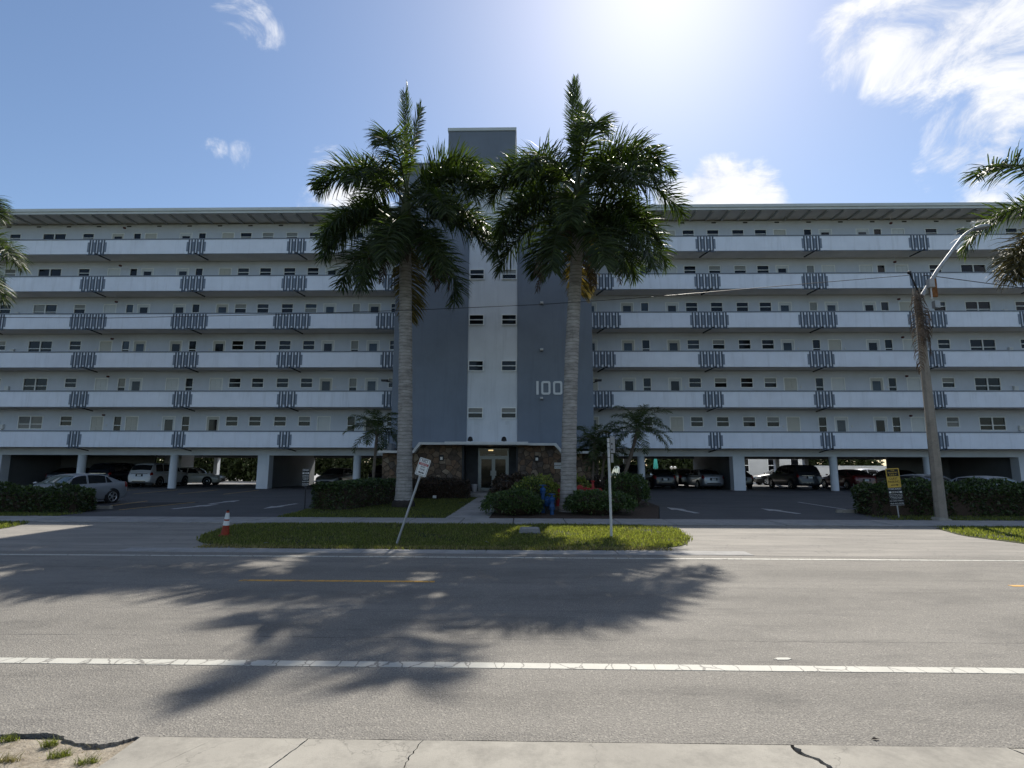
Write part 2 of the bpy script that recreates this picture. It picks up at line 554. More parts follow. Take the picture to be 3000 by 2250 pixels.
# ------------------------------------------------------------------ mesh helpers
class MB:
    """collects simple solids and links them as ONE mesh object"""

    def __init__(self):
        self.v, self.f = [], []

    def add(self, vs, fs):
        o = len(self.v)
        self.v += [tuple(p) for p in vs]
        self.f += [tuple(i + o for i in f) for f in fs]
        return self

    def box(self, x0, x1, y0, y1, z0, z1):
        return self.add([(x0, y0, z0), (x1, y0, z0), (x1, y1, z0), (x0, y1, z0), (x0, y0, z1), (x1, y0, z1), (x1, y1, z1), (x0, y1, z1)],
                        [(0, 3, 2, 1), (4, 5, 6, 7), (0, 1, 5, 4), (1, 2, 6, 5), (2, 3, 7, 6), (3, 0, 4, 7)])

    def bevbox(self, x0, x1, y0, y1, z0, z1, b=.01):
        """box whose front (-Y) face is bevelled"""
        return self.add([(x0, y0 + b, z0), (x1, y0 + b, z0), (x1, y1, z0), (x0, y1, z0), (x0, y0 + b, z1), (x1, y0 + b, z1), (x1, y1, z1), (x0, y1, z1),
                         (x0 + b, y0, z0 + b), (x1 - b, y0, z0 + b), (x1 - b, y0, z1 - b), (x0 + b, y0, z1 - b)],
                        [(0, 3, 2, 1), (4, 5, 6, 7), (1, 2, 6, 5), (2, 3, 7, 6), (3, 0, 4, 7), (8, 9, 10, 11), (0, 1, 9, 8), (1, 5, 10, 9), (5, 4, 11, 10), (4, 0, 8, 11)])

    def prism_z(self, poly, z0, z1):
        """polygon in XY raised from z0 to z1 (numbers or functions of the point)"""
        n = len(poly)
        g = lambda z, p: z(p) if callable(z) else z
        vs = [(p[0], p[1], g(z0, p)) for p in poly] + [(p[0], p[1], g(z1, p)) for p in poly]
        fs = [tuple(range(n - 1, -1, -1)), tuple(range(n, 2 * n))] + [(i, (i + 1) % n, n + (i + 1) % n, n + i) for i in range(n)]
        return self.add(vs, fs)

    def prism_y(self, poly, y0, y1):
        """polygon in XZ (seen from -Y, anticlockwise) pushed from y0 (front) to y1"""
        n = len(poly)
        vs = [(p[0], y0, p[1]) for p in poly] + [(p[0], y1, p[1]) for p in poly]
        fs = [tuple(range(n)), tuple(range(2 * n - 1, n - 1, -1))] + [(i, n + i, n + (i + 1) % n, (i + 1) % n) for i in range(n)]
        return self.add(vs, fs)

    def tube(self, pts, rad, seg=8, cap=True):
        pts = [Vector(p) for p in pts]
        rads = rad if isinstance(rad, (list, tuple)) else [rad] * len(pts)
        vs, fs = [], []
        ref = None
        for i, p in enumerate(pts):
            t = (pts[min(i + 1, len(pts) - 1)] - pts[max(i - 1, 0)]).normalized()
            if ref is None:
                ref = t.orthogonal().normalized()
            ref = (ref - t * ref.dot(t))
            ref = ref.normalized() if ref.length > 1e-6 else t.orthogonal().normalized()
            b = t.cross(ref)
            for k in range(seg):
                a = 2 * math.pi * k / seg
                vs.append(p + (ref * math.cos(a) + b * math.sin(a)) * rads[i])
        for i in range(len(pts) - 1):
            for k in range(seg):
                k2 = (k + 1) % seg
                fs.append((i * seg + k, i * seg + k2, (i + 1) * seg + k2, (i + 1) * seg + k))
        if cap:
            fs.append(tuple(range(seg - 1, -1, -1)))
            m = (len(pts) - 1) * seg
            fs.append(tuple(m + k for k in range(seg)))
        return self.add(vs, fs)

    def lathe(self, prof, seg=16, axis='Z', c=(0, 0, 0), caps=True):
        """profile of (radius, height) turned about an axis through c"""
        vs, fs = [], []
        for r, h in prof:
            for k in range(seg):
                a = 2 * math.pi * k / seg
                x, y = r * math.cos(a), r * math.sin(a)
                p = (x, y, h) if axis == 'Z' else ((x, h, y) if axis == 'Y' else (h, x, y))
                vs.append((p[0] + c[0], p[1] + c[1], p[2] + c[2]))
        n = len(prof)
        for i in range(n - 1):
            for k in range(seg):
                k2 = (k + 1) % seg
                f = (i * seg + k, i * seg + k2, (i + 1) * seg + k2, (i + 1) * seg + k)
                fs.append(f if axis != 'Y' else f[::-1])
        if caps:
            fs.append(tuple(range(seg)))
            fs.append(tuple((n - 1) * seg + k for k in range(seg)))
        return self.add(vs, fs)

    def sphere(self, c, r, seg=12, rings=7, sz=1.0):
        prof = [(max(1e-4, r * math.sin(math.pi * i / rings)), -r * sz * math.cos(math.pi * i / rings)) for i in range(rings + 1)]
        return self.lathe(prof, seg, 'Z', c)

    def mesh(self, name, smooth=False):
        me = bpy.data.meshes.new(name)
        me.from_pydata(self.v, [], self.f)
        me.update()
        bm = bmesh.new()
        bm.from_mesh(me)
        bmesh.ops.recalc_face_normals(bm, faces=bm.faces)
        bm.to_mesh(me)
        bm.free()
        if smooth:
            smooth_mesh(me, smooth if not isinstance(smooth, bool) else 40)
        return me

    def build(self, name, mat, parent=None, smooth=False, loc=None):
        return link(name, self.mesh(name, smooth), mat, parent, loc)


def smooth_mesh(me, angle=40):
    me.polygons.foreach_set('use_smooth', [True] * len(me.polygons))
    try:
        me.set_sharp_from_angle(angle=R(angle))
    except Exception:
        pass


def link(name, me, mat=None, parent=None, loc=None):
    o = bpy.data.objects.new(name, me)
    if mat is not None and (len(me.materials) == 0):
        me.materials.append(MATS[mat])
    col.objects.link(o)
    if parent is not None:
        o.parent = parent
    if loc is not None:
        o.location = loc
    return o


def tag(o, label, cat, group=None):
    o['label'] = label
    o['category'] = cat
    if group:
        o['group'] = group
    return o


def thing(name, label, cat, loc=(0, 0, 0), rotz=0.0, group=None):
    o = bpy.data.objects.new(name, None)
    o.empty_display_size = .3
    col.objects.link(o)
    o.location = loc
    o.rotation_euler = (0, 0, rotz)
    return tag(o, label, cat, group)


def struct(o):
    o['kind'] = 'structure'
    return o


def quads_mesh(name, V):
    """(n,4,3) array -> mesh of loose quads"""
    V = np.asarray(V, dtype=np.float32)
    n = len(V)
    me = bpy.data.meshes.new(name)
    me.vertices.add(n * 4)
    me.vertices.foreach_set('co', V.reshape(-1))
    me.loops.add(n * 4)
    me.loops.foreach_set('vertex_index', np.arange(n * 4, dtype=np.int32))
    me.polygons.add(n)
    me.polygons.foreach_set('loop_start', np.arange(0, n * 4, 4, dtype=np.int32))
    me.polygons.foreach_set('loop_total', np.full(n, 4, dtype=np.int32))
    me.update()
    me.validate()
    return me


def strips_mesh(name, P):
    """(n,k,2,3) array of n ribbons with k stations -> mesh; each ribbon is one island"""
    P = np.asarray(P, dtype=np.float32)
    n, k = P.shape[0], P.shape[1]
    me = bpy.data.meshes.new(name)
    me.vertices.add(n * k * 2)
    me.vertices.foreach_set('co', P.reshape(-1))
    base = (np.arange(n) * k * 2)[:, None]
    seg = []
    for i in range(k - 1):
        seg.append(np.concatenate([base + 2 * i, base + 2 * i + 1, base + 2 * i + 3, base + 2 * i + 2], axis=1))
    idx = np.stack(seg, axis=1).reshape(-1).astype(np.int32)
    m = n * (k - 1)
    me.loops.add(m * 4)
    me.loops.foreach_set('vertex_index', idx)
    me.polygons.add(m)
    me.polygons.foreach_set('loop_start', np.arange(0, m * 4, 4, dtype=np.int32))
    me.polygons.foreach_set('loop_total', np.full(m, 4, dtype=np.int32))
    me.polygons.foreach_set('use_smooth', [True] * m)
    me.update()
    me.validate()
    return me


def text_mesh(body, height, align='CENTER', extrude=.002, sx=1.0):
    """flat lettering in the XZ plane facing -Y, centred on its own origin"""
    cu = bpy.data.curves.new('lettering', 'FONT')
    cu.body = body
    cu.align_x = align
    cu.align_y = 'CENTER'
    cu.size = height * 1.38
    cu.extrude = extrude
    o = bpy.data.objects.new('lettering', cu)
    col.objects.link(o)
    bpy.context.view_layer.update()
    me = bpy.data.meshes.new_from_object(o.evaluated_get(bpy.context.evaluated_depsgraph_get()))
    bpy.data.objects.remove(o)
    bpy.data.curves.remove(cu)
    me.transform(Matrix.Rotation(R(90), 4, 'X') @ Matrix.Diagonal((sx, 1, 1, 1)))
    me.materials.clear()
    return me


# ================================================================== GROUND
rg = random.Random(11)
struct(MB().box(-600, 600, -300, 900, -.62, -.12).build('ground', 'turf'))


def jag(x0, x1, y, amp, step=.12, seed=1, y1=None):
    r_ = random.Random(seed)
    n = max(2, int((x1 - x0) / step))
    y1 = y if y1 is None else y1
    return [(x0 + (x1 - x0) * i / n, y + (y1 - y) * i / n + r_.uniform(-amp, amp)) for i in range(n + 1)]


NEAR = 4.43
pts = []
# broken asphalt edge at the sandy corner, then straight against the concrete
pts += jag(-80, -4.6, 4.42, .03, .3, 2)
brk = [(-4.55, 4.42), (-4.4, 4.40), (-4.2, 4.43), (-4.0, 4.42), (-3.85, 4.45), (-3.62, 4.46), (-3.5, 4.42), (-3.40, 4.36), (-3.28, 4.31), (-3.12, 4.305), (-3.02, 4.34), (-2.95, 4.40), (-2.9, 4.43)]
for (xa, ya), (xb, yb) in zip(brk, brk[1:]):
    for t_ in (0, .2, .4, .6, .8):
        pts.append((xa + (xb - xa) * t_ + rg.uniform(-.006, .006), ya + (yb - ya) * t_ + rg.uniform(-.013, .013)))
pts += jag(-2.8, 80, NEAR, .006, .25, 3)
road_poly = pts + [(80, 13.05), (-80, 13.05)]
road = struct(MB().prism_z(road_poly, -.10, 0.0).build('road', 'asphalt_street'))
for (xa, xb) in ((-60, 60),):
    m = MB()
    for y, w, nm in ((5.97, .152, 'edge_line'), (12.53, .11, 'far_edge_line')):
        lo = jag(xa, xb, y - w / 2, .003, .3, 5)
        hi = jag(xa, xb, y + w / 2, .003, .3, 6)
        MB().prism_z(lo + hi[::-1], .001, .0045).build('lane_line', 'paint_white', road)
for x0, x1 in ((-5.0 - 12.2, -5.0 - 8.9), (-5.02, -1.56), (8.38, 11.5)):
    MB().prism_z(jag(x0, x1, 9.98 - .055, .004, .3, 8) + jag(x0, x1, 9.98 + .055, .004, .3, 9)[::-1], .001, .0045).build('centre_dash', 'paint_yellow', road)
xs0 = -9.6
re_ = random.Random(3)
while xs0 < 5.2:                            # concrete ribbon between the street and the island
    w = re_.uniform(2.6, 3.4)
    MB().prism_z(jag(xs0, xs0 + w - .025, 13.03, .006, .3, int(xs0 * 7) + 90) + jag(xs0, xs0 + w - .025, 13.62, .02, .3, int(xs0 * 7) + 91)[::-1], -.02, .006).build('edge_slab', 'concrete_walk', road)
    xs0 += w
# a flattened white scrap lying on the lane
sc0 = at(2312, 1919, 6.1)
tag(MB().prism_z([(-.10, -.02), (-.04, .03), (.08, .035), (.10, .0), (.05, -.03), (-.06, -.035)], .001, .006).build('paper_scrap', 'paint_white', loc=(sc0.x, 6.25, 0)),
    'flattened white scrap lying on the road beyond the near white line', 'litter')
fl = thing('fallen_leaf', 'small dark curled leaf on the asphalt by the kerb', 'leaf')
fl.location = (2.62, 4.52, .003)
MB().add([(0, 0, 0), (.03, .012, .012), (.07, .0, .004), (.03, -.014, .010)], [(0, 1, 2, 3)]).build('blade', 'croton_leaf', fl)
# concrete gutter slabs along the camera side, split along their cracks
gutter = struct(MB().box(-2.92, 60, 0.2, NEAR - .012, -.12, -.035).build('concrete_gutter', 'mulch'))


def crack(x0, x1, amp, seed, n=46):
    r_ = random.Random(seed)
    out, w1, w2 = [], 0.0, 0.0
    for i in range(n + 1):
        t = i / n
        if i % 6 == 0:
            w2 = r_.uniform(-amp, amp)
        w1 += (w2 - w1) * .4
        out.append((x0 + (x1 - x0) * t + (w1 + r_.uniform(-amp, amp) * .35 if 0 < i < n else 0), NEAR - .014 - (NEAR - .014 - 3.0) * t))
    return out


edges = [[(-2.89 + .0 * i, NEAR - .014 - (NEAR - .014 - 3.0) * i / 46) for i in range(47)],
         crack(-2.30, -3.05, .004, 1), crack(-1.62, -2.0, .008, 2), crack(-.75, -.93, .028, 3), crack(1.98, 2.42, .035, 4), crack(3.55, 3.95, .03, 5), crack(6.6, 6.7, .02, 6), crack(12, 12, .02, 7), crack(60, 60, .01, 8)]
gaps = [0, .003, .005, .005, .020, .014, .01, .006, 0]
edges[1] = [(max(x, -2.889), y) for x, y in edges[1]]
rc = random.Random(4)
for i in range(len(edges) - 1):
    a = [(x + gaps[i] * (1.6 if i == 4 else 1) * rc.uniform(.4, 1.3), y) for x, y in edges[i]]
    b = [(x - gaps[i + 1] * rc.uniform(.4, 1.3), y) for x, y in edges[i + 1]]
    poly = a + b[::-1]
    dz = (0, .001, -.001, .0, .002, -.003, 0, 0)[i]
    MB().prism_z(poly[::-1], -.10, .004 + dz).build('concrete_slab', 'concrete', gutter)
# sandy corner
sx = MB()
nx, ny = 46, 16
vs_, fs_ = [], []
rs = random.Random(9)
for j in range(ny + 1):
    for i in range(nx + 1):
        x = -9.5 + 6.6 * i / nx
        y = 2.6 + 1.80 * j / ny
        h = -.016 + .012 * math.sin(x * 3.1 + y * 2) * math.sin(y * 5.3 + x) + rs.uniform(-.010, .010)
        if j == ny:
            h = -.02
        vs_.append((x, y, h))
for j in range(ny):
    for i in range(nx):
        k = j * (nx + 1) + i
        fs_.append((k, k + 1, k + nx + 2, k + nx + 1))
sx.add(vs_, fs_)
struct(sx.build('sandy_verge', 'sandy_soil', smooth=60))

# far side: driveway aprons, verges, footpath, forecourt
struct(MB().prism_z([(-80, 13.04), (80, 13.04), (80, 19.25), (-80, 19.25)], -.09, -.004).build('driveway_apron', 'asphalt_apron'))
sand_r = random.Random(8)


def rounded(poly, n=4, k=.25):
    out = []
    m = len(poly)
    for i in range(m):
        p0, p1, p2 = Vector(poly[i - 1]), Vector(poly[i]), Vector(poly[(i + 1) % m])
        a = p1 + (p0 - p1) * k
        b = p1 + (p2 - p1) * k
        for j in range(n + 1):
            t = j / n
            out.append(tuple((a * (1 - t) ** 2 + p1 * 2 * t * (1 - t) + b * t * t)))
    return out


ISLAND = rounded([(-9.75, 19.2), (-9.45, 16.6), (-8.6, 14.6), (-6.9, 13.72), (-3.0, 13.6), (0.0, 13.55), (2.6, 13.7), (4.1, 14.4), (4.75, 16.0), (5.0, 19.2)], 4, .3)
LEFT_V = rounded([(-17.1, 19.2), (-16.3, 17.3), (-17.4, 14.7), (-20, 13.9), (-60, 13.8), (-60, 19.2)], 4, .2)
RIGHT_V = rounded([(13.7, 19.2), (60, 19.2), (60, 13.8), (16, 13.8), (13.4, 14.6), (12.9, 16.8)], 4, .2)
LAWN = [(-9.4, 21.2), (-2.98, 21.2), (-2.62, 31.9), (-8.1, 31.9), (-9.4, 24.2)]
for nm, poly in (('grass_verge', ISLAND), ('grass_verge', LEFT_V), ('grass_verge', RIGHT_V)):
    struct(MB().prism_z(poly, -.08, .008).build(nm, 'turf'))
struct(MB().prism_z(LAWN, -.08, lambda p: gz(p[1]) + .02).build('lawn', 'turf'))
BED = [(-1.28, 21.2), (5.1, 21.2), (6.4, 26.5), (6.4, 32.5), (-.9, 32.5)]
struct(MB().prism_z(BED, -.08, lambda p: gz(p[1]) + .03).build('planting_bed', 'mulch'))

sidewalk = struct(MB().box(-60, 60, 19.22, 21.14, -.10, .002).build('sidewalk', 'mortar'))
x = -45.0
rw = random.Random(21)
while x < 45:
    w = 1.86
    sl = MB().prism_z([(x + .02, 19.23), (x + w - .02, 19.23), (x + w - .02, 21.12), (x + .02, 21.12)], -.05, .03 + rw.uniform(-.004, .004))
    sl.build('paving_slab', 'concrete_walk', sidewalk)
    x += w
walk = struct(MB().prism_z([(-2.96, 21.15), (-1.30, 21.15), (-.92, 31.4), (-2.60, 31.4)], -.06, lambda p: gz(p[1]) + .012).build('footpath', 'mortar'))
for j in range(5):
    ya, yb = 21.17 + j * 2.04, 21.17 + (j + 1) * 2.04 - .02
    xl = lambda y: -2.95 + .35 * (y - 21.15) / 10.2
    MB().prism_z([(xl(ya), ya), (xl(ya) + 1.63, ya), (xl(yb) + 1.63, yb), (xl(yb), yb)], 0, lambda p: gz(p[1]) + .034).build('paving_slab', 'concrete_walk', walk)
step = struct(MB().box(-3.9, -.1, 31.42, 34.6, 0, .40).build('entrance_step', 'concrete_walk'))
lot_l = struct(MB().prism_z([(-60, 21.15), (-9.42, 21.15), (-9.42, 24.2), (-8.12, 31.9), (-8.12, 37.9), (-60, 37.9)], -.09, lambda p: gz(p[1])).build('forecourt', 'asphalt_lot'))
lot_r = struct(MB().prism_z([(5.12, 21.15), (60, 21.15), (60, 37.9), (4.6, 37.9), (4.6, 32.5), (6.42, 32.5), (6.42, 26.5)], -.09, lambda p: gz(p[1])).build('forecourt', 'asphalt_lot'))
struct(MB().box(-60, 60, 37.9, 49.8, -.1, .25).build('garage_floor', 'asphalt_lot'))
struct(MB().box(-90, 90, 49.8, 110, -.1, .22).build('rear_pavement', 'concrete_walk'))


def flat(name, poly, mat, parent, lift=.004):
    n = len(poly)
    return MB().prism_z(poly, lambda p: gz(p[1]) - .001, lambda p: gz(p[1]) + lift).build(name, mat, parent)


flat('asphalt_patch', [(-23, 26.0), (-16.4, 28.2), (-16.4, 27.6), (-17.6, 23.3), (-18.0, 22.8), (-23, 23.0)], 'asphalt_patch', lot_l, .003)


def bar(p, q, w):
    p, q = Vector(p), Vector(q)
    d = (q - p).normalized()
    n = Vector((-d.y, d.x)) * w / 2
    return [tuple(p - n), tuple(q - n), tuple(q + n), tuple(p + n)]


flat('stall_line', bar((-17.5, 23.84), (-16.6, 27.83), .10), 'paint_stall', lot_l, .007)
flat('stall_line', bar((-19.3, 25.6), (-19.5, 28.5), .10), 'paint_stall', lot_l, .007)
for i in range(5):
    flat('stall_line', bar((-29.5 + 2.8 * i, 33.6), (-29.3 + 2.8 * i, 37.6), .10), 'paint_stall', lot_l, .007)


def arrow(tail, head, w, parent):
    t, h = Vector(tail), Vector(head)
    d = (h - t).normalized()
    n = Vector((-d.y, d.x))
    k = h - d * ((h - t).length * .42)
    poly = [t - n * w * .5, k - n * w * .5, k - n * w * 1.5, h, k + n * w * 1.5, k + n * w * .5, t + n * w * .5]
    flat('arrow_marking', [tuple(p) for p in poly], 'paint_old', parent, .006)


arrow((-15.5, 24.4), (-14.8, 26.8), .22, lot_l)
arrow((-15.3, 26.9), (-15.0, 29.2), .22, lot_l)
arrow((-11.2, 27.3), (-11.6, 24.7), .22, lot_l)
arrow((7.3, 23.6), (6.7, 26.2), .24, lot_r)
arrow((11.5, 23.6), (10.9, 25.8), .24, lot_r)
for i in range(4):
    flat('stall_line', bar((14.6 + 2.8 * i, 24.8), (14.4 + 2.8 * i, 29.5), .10), 'paint_old', lot_r, .006)


def wheel_stop(loc, rot, label):
    m = MB()
    prof = [(-.075, 0), (.075, 0), (.05, .13), (-.05, .13)]
    m.add([(-.9, y, z) for y, z in prof] + [(.9, y, z) for y, z in prof], [(0, 1, 2, 3), (7, 6, 5, 4), (0, 4, 5, 1), (1, 5, 6, 2), (2, 6, 7, 3), (3, 7, 4, 0)])
    o = m.build('wheel_stop', 'concrete', loc=loc)
    o.rotation_euler = (0, 0, rot)
    tag(o, label, 'wheel stop')


wheel_stop((-19.1, 24.3, gz(24.3)), .05, 'concrete wheel stop at the right end of the left hedge')
wheel_stop((14.25, 24.1, gz(24.1)), -.03, 'concrete wheel stop behind the yellow guest parking sign')

# ================================================================== BUILDING
S = 38.0 / 36.0
zz = lambda z: CAM_H + (z - 1.6) * S
YF, YW, YB = 38.0, 39.6, 49.6            # parapet face, corridor wall, back
FL = [3.36 + 2.842 * k for k in range(6)]  # corridor floors
X_L, X_R = -46.0, 42.0
TL, TR, TY = -8.40, 4.44, 34.5            # stair tower
B0 = Vector((-2.0, 38.0, 0.0))
bld = thing('apartment_building', 'long seven storey blue-grey apartment building with open corridors and central stair tower', 'building', B0)


def bp(m, name, mat, parent=None, smooth=False):
    """building part given in world coordinates"""
    if parent is None:
        return m.build(name, mat, bld, smooth, -B0)
    return m.build(name, mat, parent, smooth)


WINGS = {'l': (X_L, TL + .6), 'r': (TR - .6, X_R)}
rnd = random.Random(77)
# shared meshes for windows and doors, centred on x, standing at y = 0 on the wall face, z from the floor
HEAD = 2.13


def frame_mesh(w, h, t=.05, d=.09, cross=()):
    m = MB()
    m.box(-w / 2, -w / 2 + t, -.015, d, 0, h)
    m.box(w / 2 - t, w / 2, -.015, d, 0, h)
    m.box(-w / 2 + t, w / 2 - t, -.012, d, h - t, h)
    m.box(-w / 2 + t, w / 2 - t, -.012, d, 0, t)
    for kind, p in cross:
        if kind == 'h':
            m.box(-w / 2 + t, w / 2 - t, -.008, d - .01, p - .025, p + .025)
        else:
            m.box(p - .04, p + .04, -.010, d - .01, t, h - t)
    return m.mesh('window_frame')


WSPEC = {'W': (.93, .75), 'W2': (1.87, .98), 'N': (.62, 1.12), 'T': (.98, .70)}
FR = {}
for k, (w, h) in WSPEC.items():
    cr = [('h', h * .5)] if k in ('W', 'T') else [('h', h * .38)]
    if k == 'W2':
        cr.append(('v', 0))
    FR[k] = frame_mesh(w, h, .05, .09, cr)
    FR[k].materials.append(MATS['frame_white'])
PANE = {}


def pane_mesh(w, h, mat):
    key = (round(w, 3), round(h, 3), mat)
    if key not in PANE:
        me = MB().bevbox(-w / 2, w / 2, .05, .075, 0, h, .004).mesh('pane')
        me.materials.append(MATS[mat])
        PANE[key] = me
    return PANE[key]


def place_window(kind, xc, y, z, dark=None):
    """frame is a part of the building, its panes are sub-parts"""
    w, h = WSPEC[kind]
    f = link('window', FR[kind], None, bld, Vector((xc, y, z)) - B0)
    cols = (-1, 1) if kind == 'W2' else (0,)
    split = .5 if kind in ('W', 'T') else .38
    style = rnd.random() if dark is None else dark
    for c in cols:
        pw = w - .10 if not c else w / 2 - .09
        px = c * (w / 4 - .01) if c else 0
        lo, hi = h * split - .075, h - h * split - .075
        if style < .60:
            ml, mh = 'glass_dark', 'glass_dark'
        elif style < .82:
            ml, mh = 'glass_dark', rnd.choice(('glass_blind', 'glass_mid', 'blind'))
        elif style < .90:
            ml, mh = 'glass_mid', 'glass_mid'
        else:
            ml, mh = rnd.choice(('glass_blind', 'glass_dark')), rnd.choice(('curtain', 'glass_blind', 'glass_blue'))
        link('pane', pane_mesh(pw, lo, ml), None, f, (px, 0, .05))
        link('pane', pane_mesh(pw, hi, mh), None, f, (px, 0, h * split + .025))
    return f


DOORW = 1.0
dm = MB()
t = .06
dm.box(-DOORW / 2, -DOORW / 2 + t, -.012, .09, 0, HEAD)
dm.box(DOORW / 2 - t, DOORW / 2, -.012, .09, 0, HEAD)
dm.box(-DOORW / 2 + t, DOORW / 2 - t, -.010, .09, HEAD - t, HEAD)
DOORF = dm.mesh('door_frame')
DOORF.materials.append(MATS['frame_white'])
lf = MB()
W_ = DOORW / 2 - t
lf.box(-W_, W_, .03, .07, 0, HEAD - t)
LEAF_PLAIN = lf.mesh('leaf')
lf2 = MB()
lf2.box(-W_, W_, .03, .07, 0, HEAD - t)
for (za, zb) in ((.25, .62), (.72, 1.32), (1.42, 1.92)):
    for s in (-1, 1):
        lf2.bevbox(s * .19 - .13, s * .19 + .13, .015, .035, za, zb, .012)
LEAF_PANEL = lf2.mesh('leaf')
lf3 = MB()
lf3.box(-W_, W_, .045, .07, 0, HEAD - t)
lf3.box(-W_, -W_ + .14, .02, .046, 0, HEAD - t)
lf3.box(W_ - .14, W_, .02, .046, 0, HEAD - t)
lf3.box(-W_ + .14, W_ - .14, .021, .046, HEAD - t - .20, HEAD - t)
lf3.box(-W_ + .14, W_ - .14, .021, .046, 0, .30)
LEAF_GLASS = lf3.mesh('leaf')
LEAVES = {}
for nm, me in (('plain', LEAF_PLAIN), ('panel', LEAF_PANEL), ('glass', LEAF_GLASS)):
    for mt in ('door_white', 'door_cream'):
        c = me.copy()
        c.materials.clear()
        c.materials.append(MATS[mt])
        LEAVES[(nm, mt)] = c
HANDLE = MB().sphere((0, 0, 0), .03, 8, 5).mesh('handle')
HANDLE.materials.append(MATS['aluminium'])


def place_door(xc, y, z):
    d = link('door', DOORF, None, bld, Vector((xc, y, z)) - B0)
    k = rnd.random()
    kind = 'glass' if k < .56 else ('plain' if k < .80 else 'panel')
    link('leaf', LEAVES[(kind, 'door_cream' if rnd.random() < .3 else 'door_white')], None, d, (0, 0, 0))
    if kind == 'glass':
        link('pane', pane_mesh(.58, 1.55, rnd.choice(('glass_dark', 'glass_dark', 'glass_mid', 'glass_blue'))), None, d, (0, -.018, .32))
    link('handle', HANDLE, None, d, (.36 * rnd.choice((-1, 1)), 0, 1.02))


L_OPEN = [('D', -40.4), ('N', -39.2), ('W', -37.45), ('W2', -34.51), ('W', -31.97), ('D', -29.76), ('N', -28.31), ('D', -27.30), ('D', -24.70), ('N', -23.49), ('D', -21.58),
          ('W', -20.25), ('W', -18.63), ('W', -16.87), ('W', -15.17), ('D', -13.81), ('N', -11.90), ('D', -10.60), ('W', -9.0)]
R_OPEN = [('D', 4.72), ('D', 7.32), ('N', 8.56), ('D', 10.48), ('W', 11.85), ('W', 13.60), ('W', 15.39), ('W', 17.0), ('D', 18.36), ('N', 20.33), ('D', 21.59), ('D', 24.21),
          ('N', 25.27), ('D', 26.71), ('W', 29.04), ('W2', 31.67), ('W', 34.65), ('N', 36.4), ('D', 37.8)]
WIDE = {'W': .93, 'W2': 1.87, 'N': .62, 'D': 1.0}
BELL = MB()
BELL.lathe([(.02, 0), (.10, -.02), (.11, -.07), (.09, -.13), (.02, -.15)], 12)
BELLM = BELL.mesh('fire_bell', 50)
BELLM.materials.append(MATS['bell_red'])
COND = MB().tube([(0, 0, 0), (0, 0, .50)], .016, 6).mesh('conduit')
COND.materials.append(MATS['stucco_wall'])
INTER = MB().bevbox(-.05, .05, -.03, 0, 0, .16, .01).mesh('intercom')
INTER.materials.append(MATS['trim_white'])
UBOX = MB()
UBOX.bevbox(-.16, .16, -.16, 0, 0, .34, .03)
UBOX.box(-.05, .05, -.10, 0, -.22, 0)
UBOXM = UBOX.mesh('hose_cabinet')
UBOXM.materials.append(MATS['trim_white'])
for fi, fz in enumerate(FL):
    top = fz + 2.842 - .20 if fi < 5 else 20.39
    for side, ops in (('l', L_OPEN), ('r', R_OPEN)):
        xa, xb = WINGS[side]
        items = []
        for kind, xm in ops:
            xc = xm * S
            w = WIDE[kind]
            if kind == 'D':
                z0, z1 = fz, fz + HEAD
                place_door(xc, YW, fz)
            else:
                h = WSPEC[kind][1]
                z0, z1 = fz + HEAD - h, fz + HEAD
                place_window(kind, xc, YW, z0)
            items.append((xc - w / 2, xc + w / 2, z0, z1))
        items.sort()
        m = MB()
        cur = xa
        for (a, b, z0, z1) in items:
            if a > cur:
                m.box(cur, a, YW, YW + .2, fz, top)
            if z0 > fz + .01:
                m.box(a, b, YW, YW + .2, fz, z0)
            m.box(a, b, YW, YW + .2, z1, top)
            cur = b
        if cur < xb:
            m.box(cur, xb, YW, YW + .2, fz, top)
        bp(m, 'wall', 'stucco_wall')
        # corridor slab
        bp(MB().box(xa, xb, YF + .14, YW + .19, fz - .18, fz - .002), 'floor_slab', 'soffit')
        # parapet and hand rail
        bp(MB().box(xa, xb, YF, YF + .14, fz - .20, fz + .885), 'parapet', 'stucco_white')
        bp(MB().box(xa, xb, YF - .03, YF + .17, fz + .887, fz + .965), 'handrail', 'rail_paint')
        # bells hanging from the corridor ceiling
        bx = -28.98 * S if side == 'l' else 25.95 * S
        b = link('fire_bell', BELLM, None, bld, Vector((bx, YW - .5, top - .42)) - B0)
        link('conduit', COND, None, b, (0, 0, -.04))
        for kind, xm in ops:
            if kind == 'D' and rnd.random() < .6:
                link('intercom', INTER, None, bld, Vector((xm * S + .72 * (1 if rnd.random() < .7 else -1), YW, fz + 1.35)) - B0)
        ux = -36.45 * S if side == 'l' else 33.45 * S
        link('hose_cabinet', UBOXM, None, bld, Vector((ux, YW, fz + 1.15)) - B0)
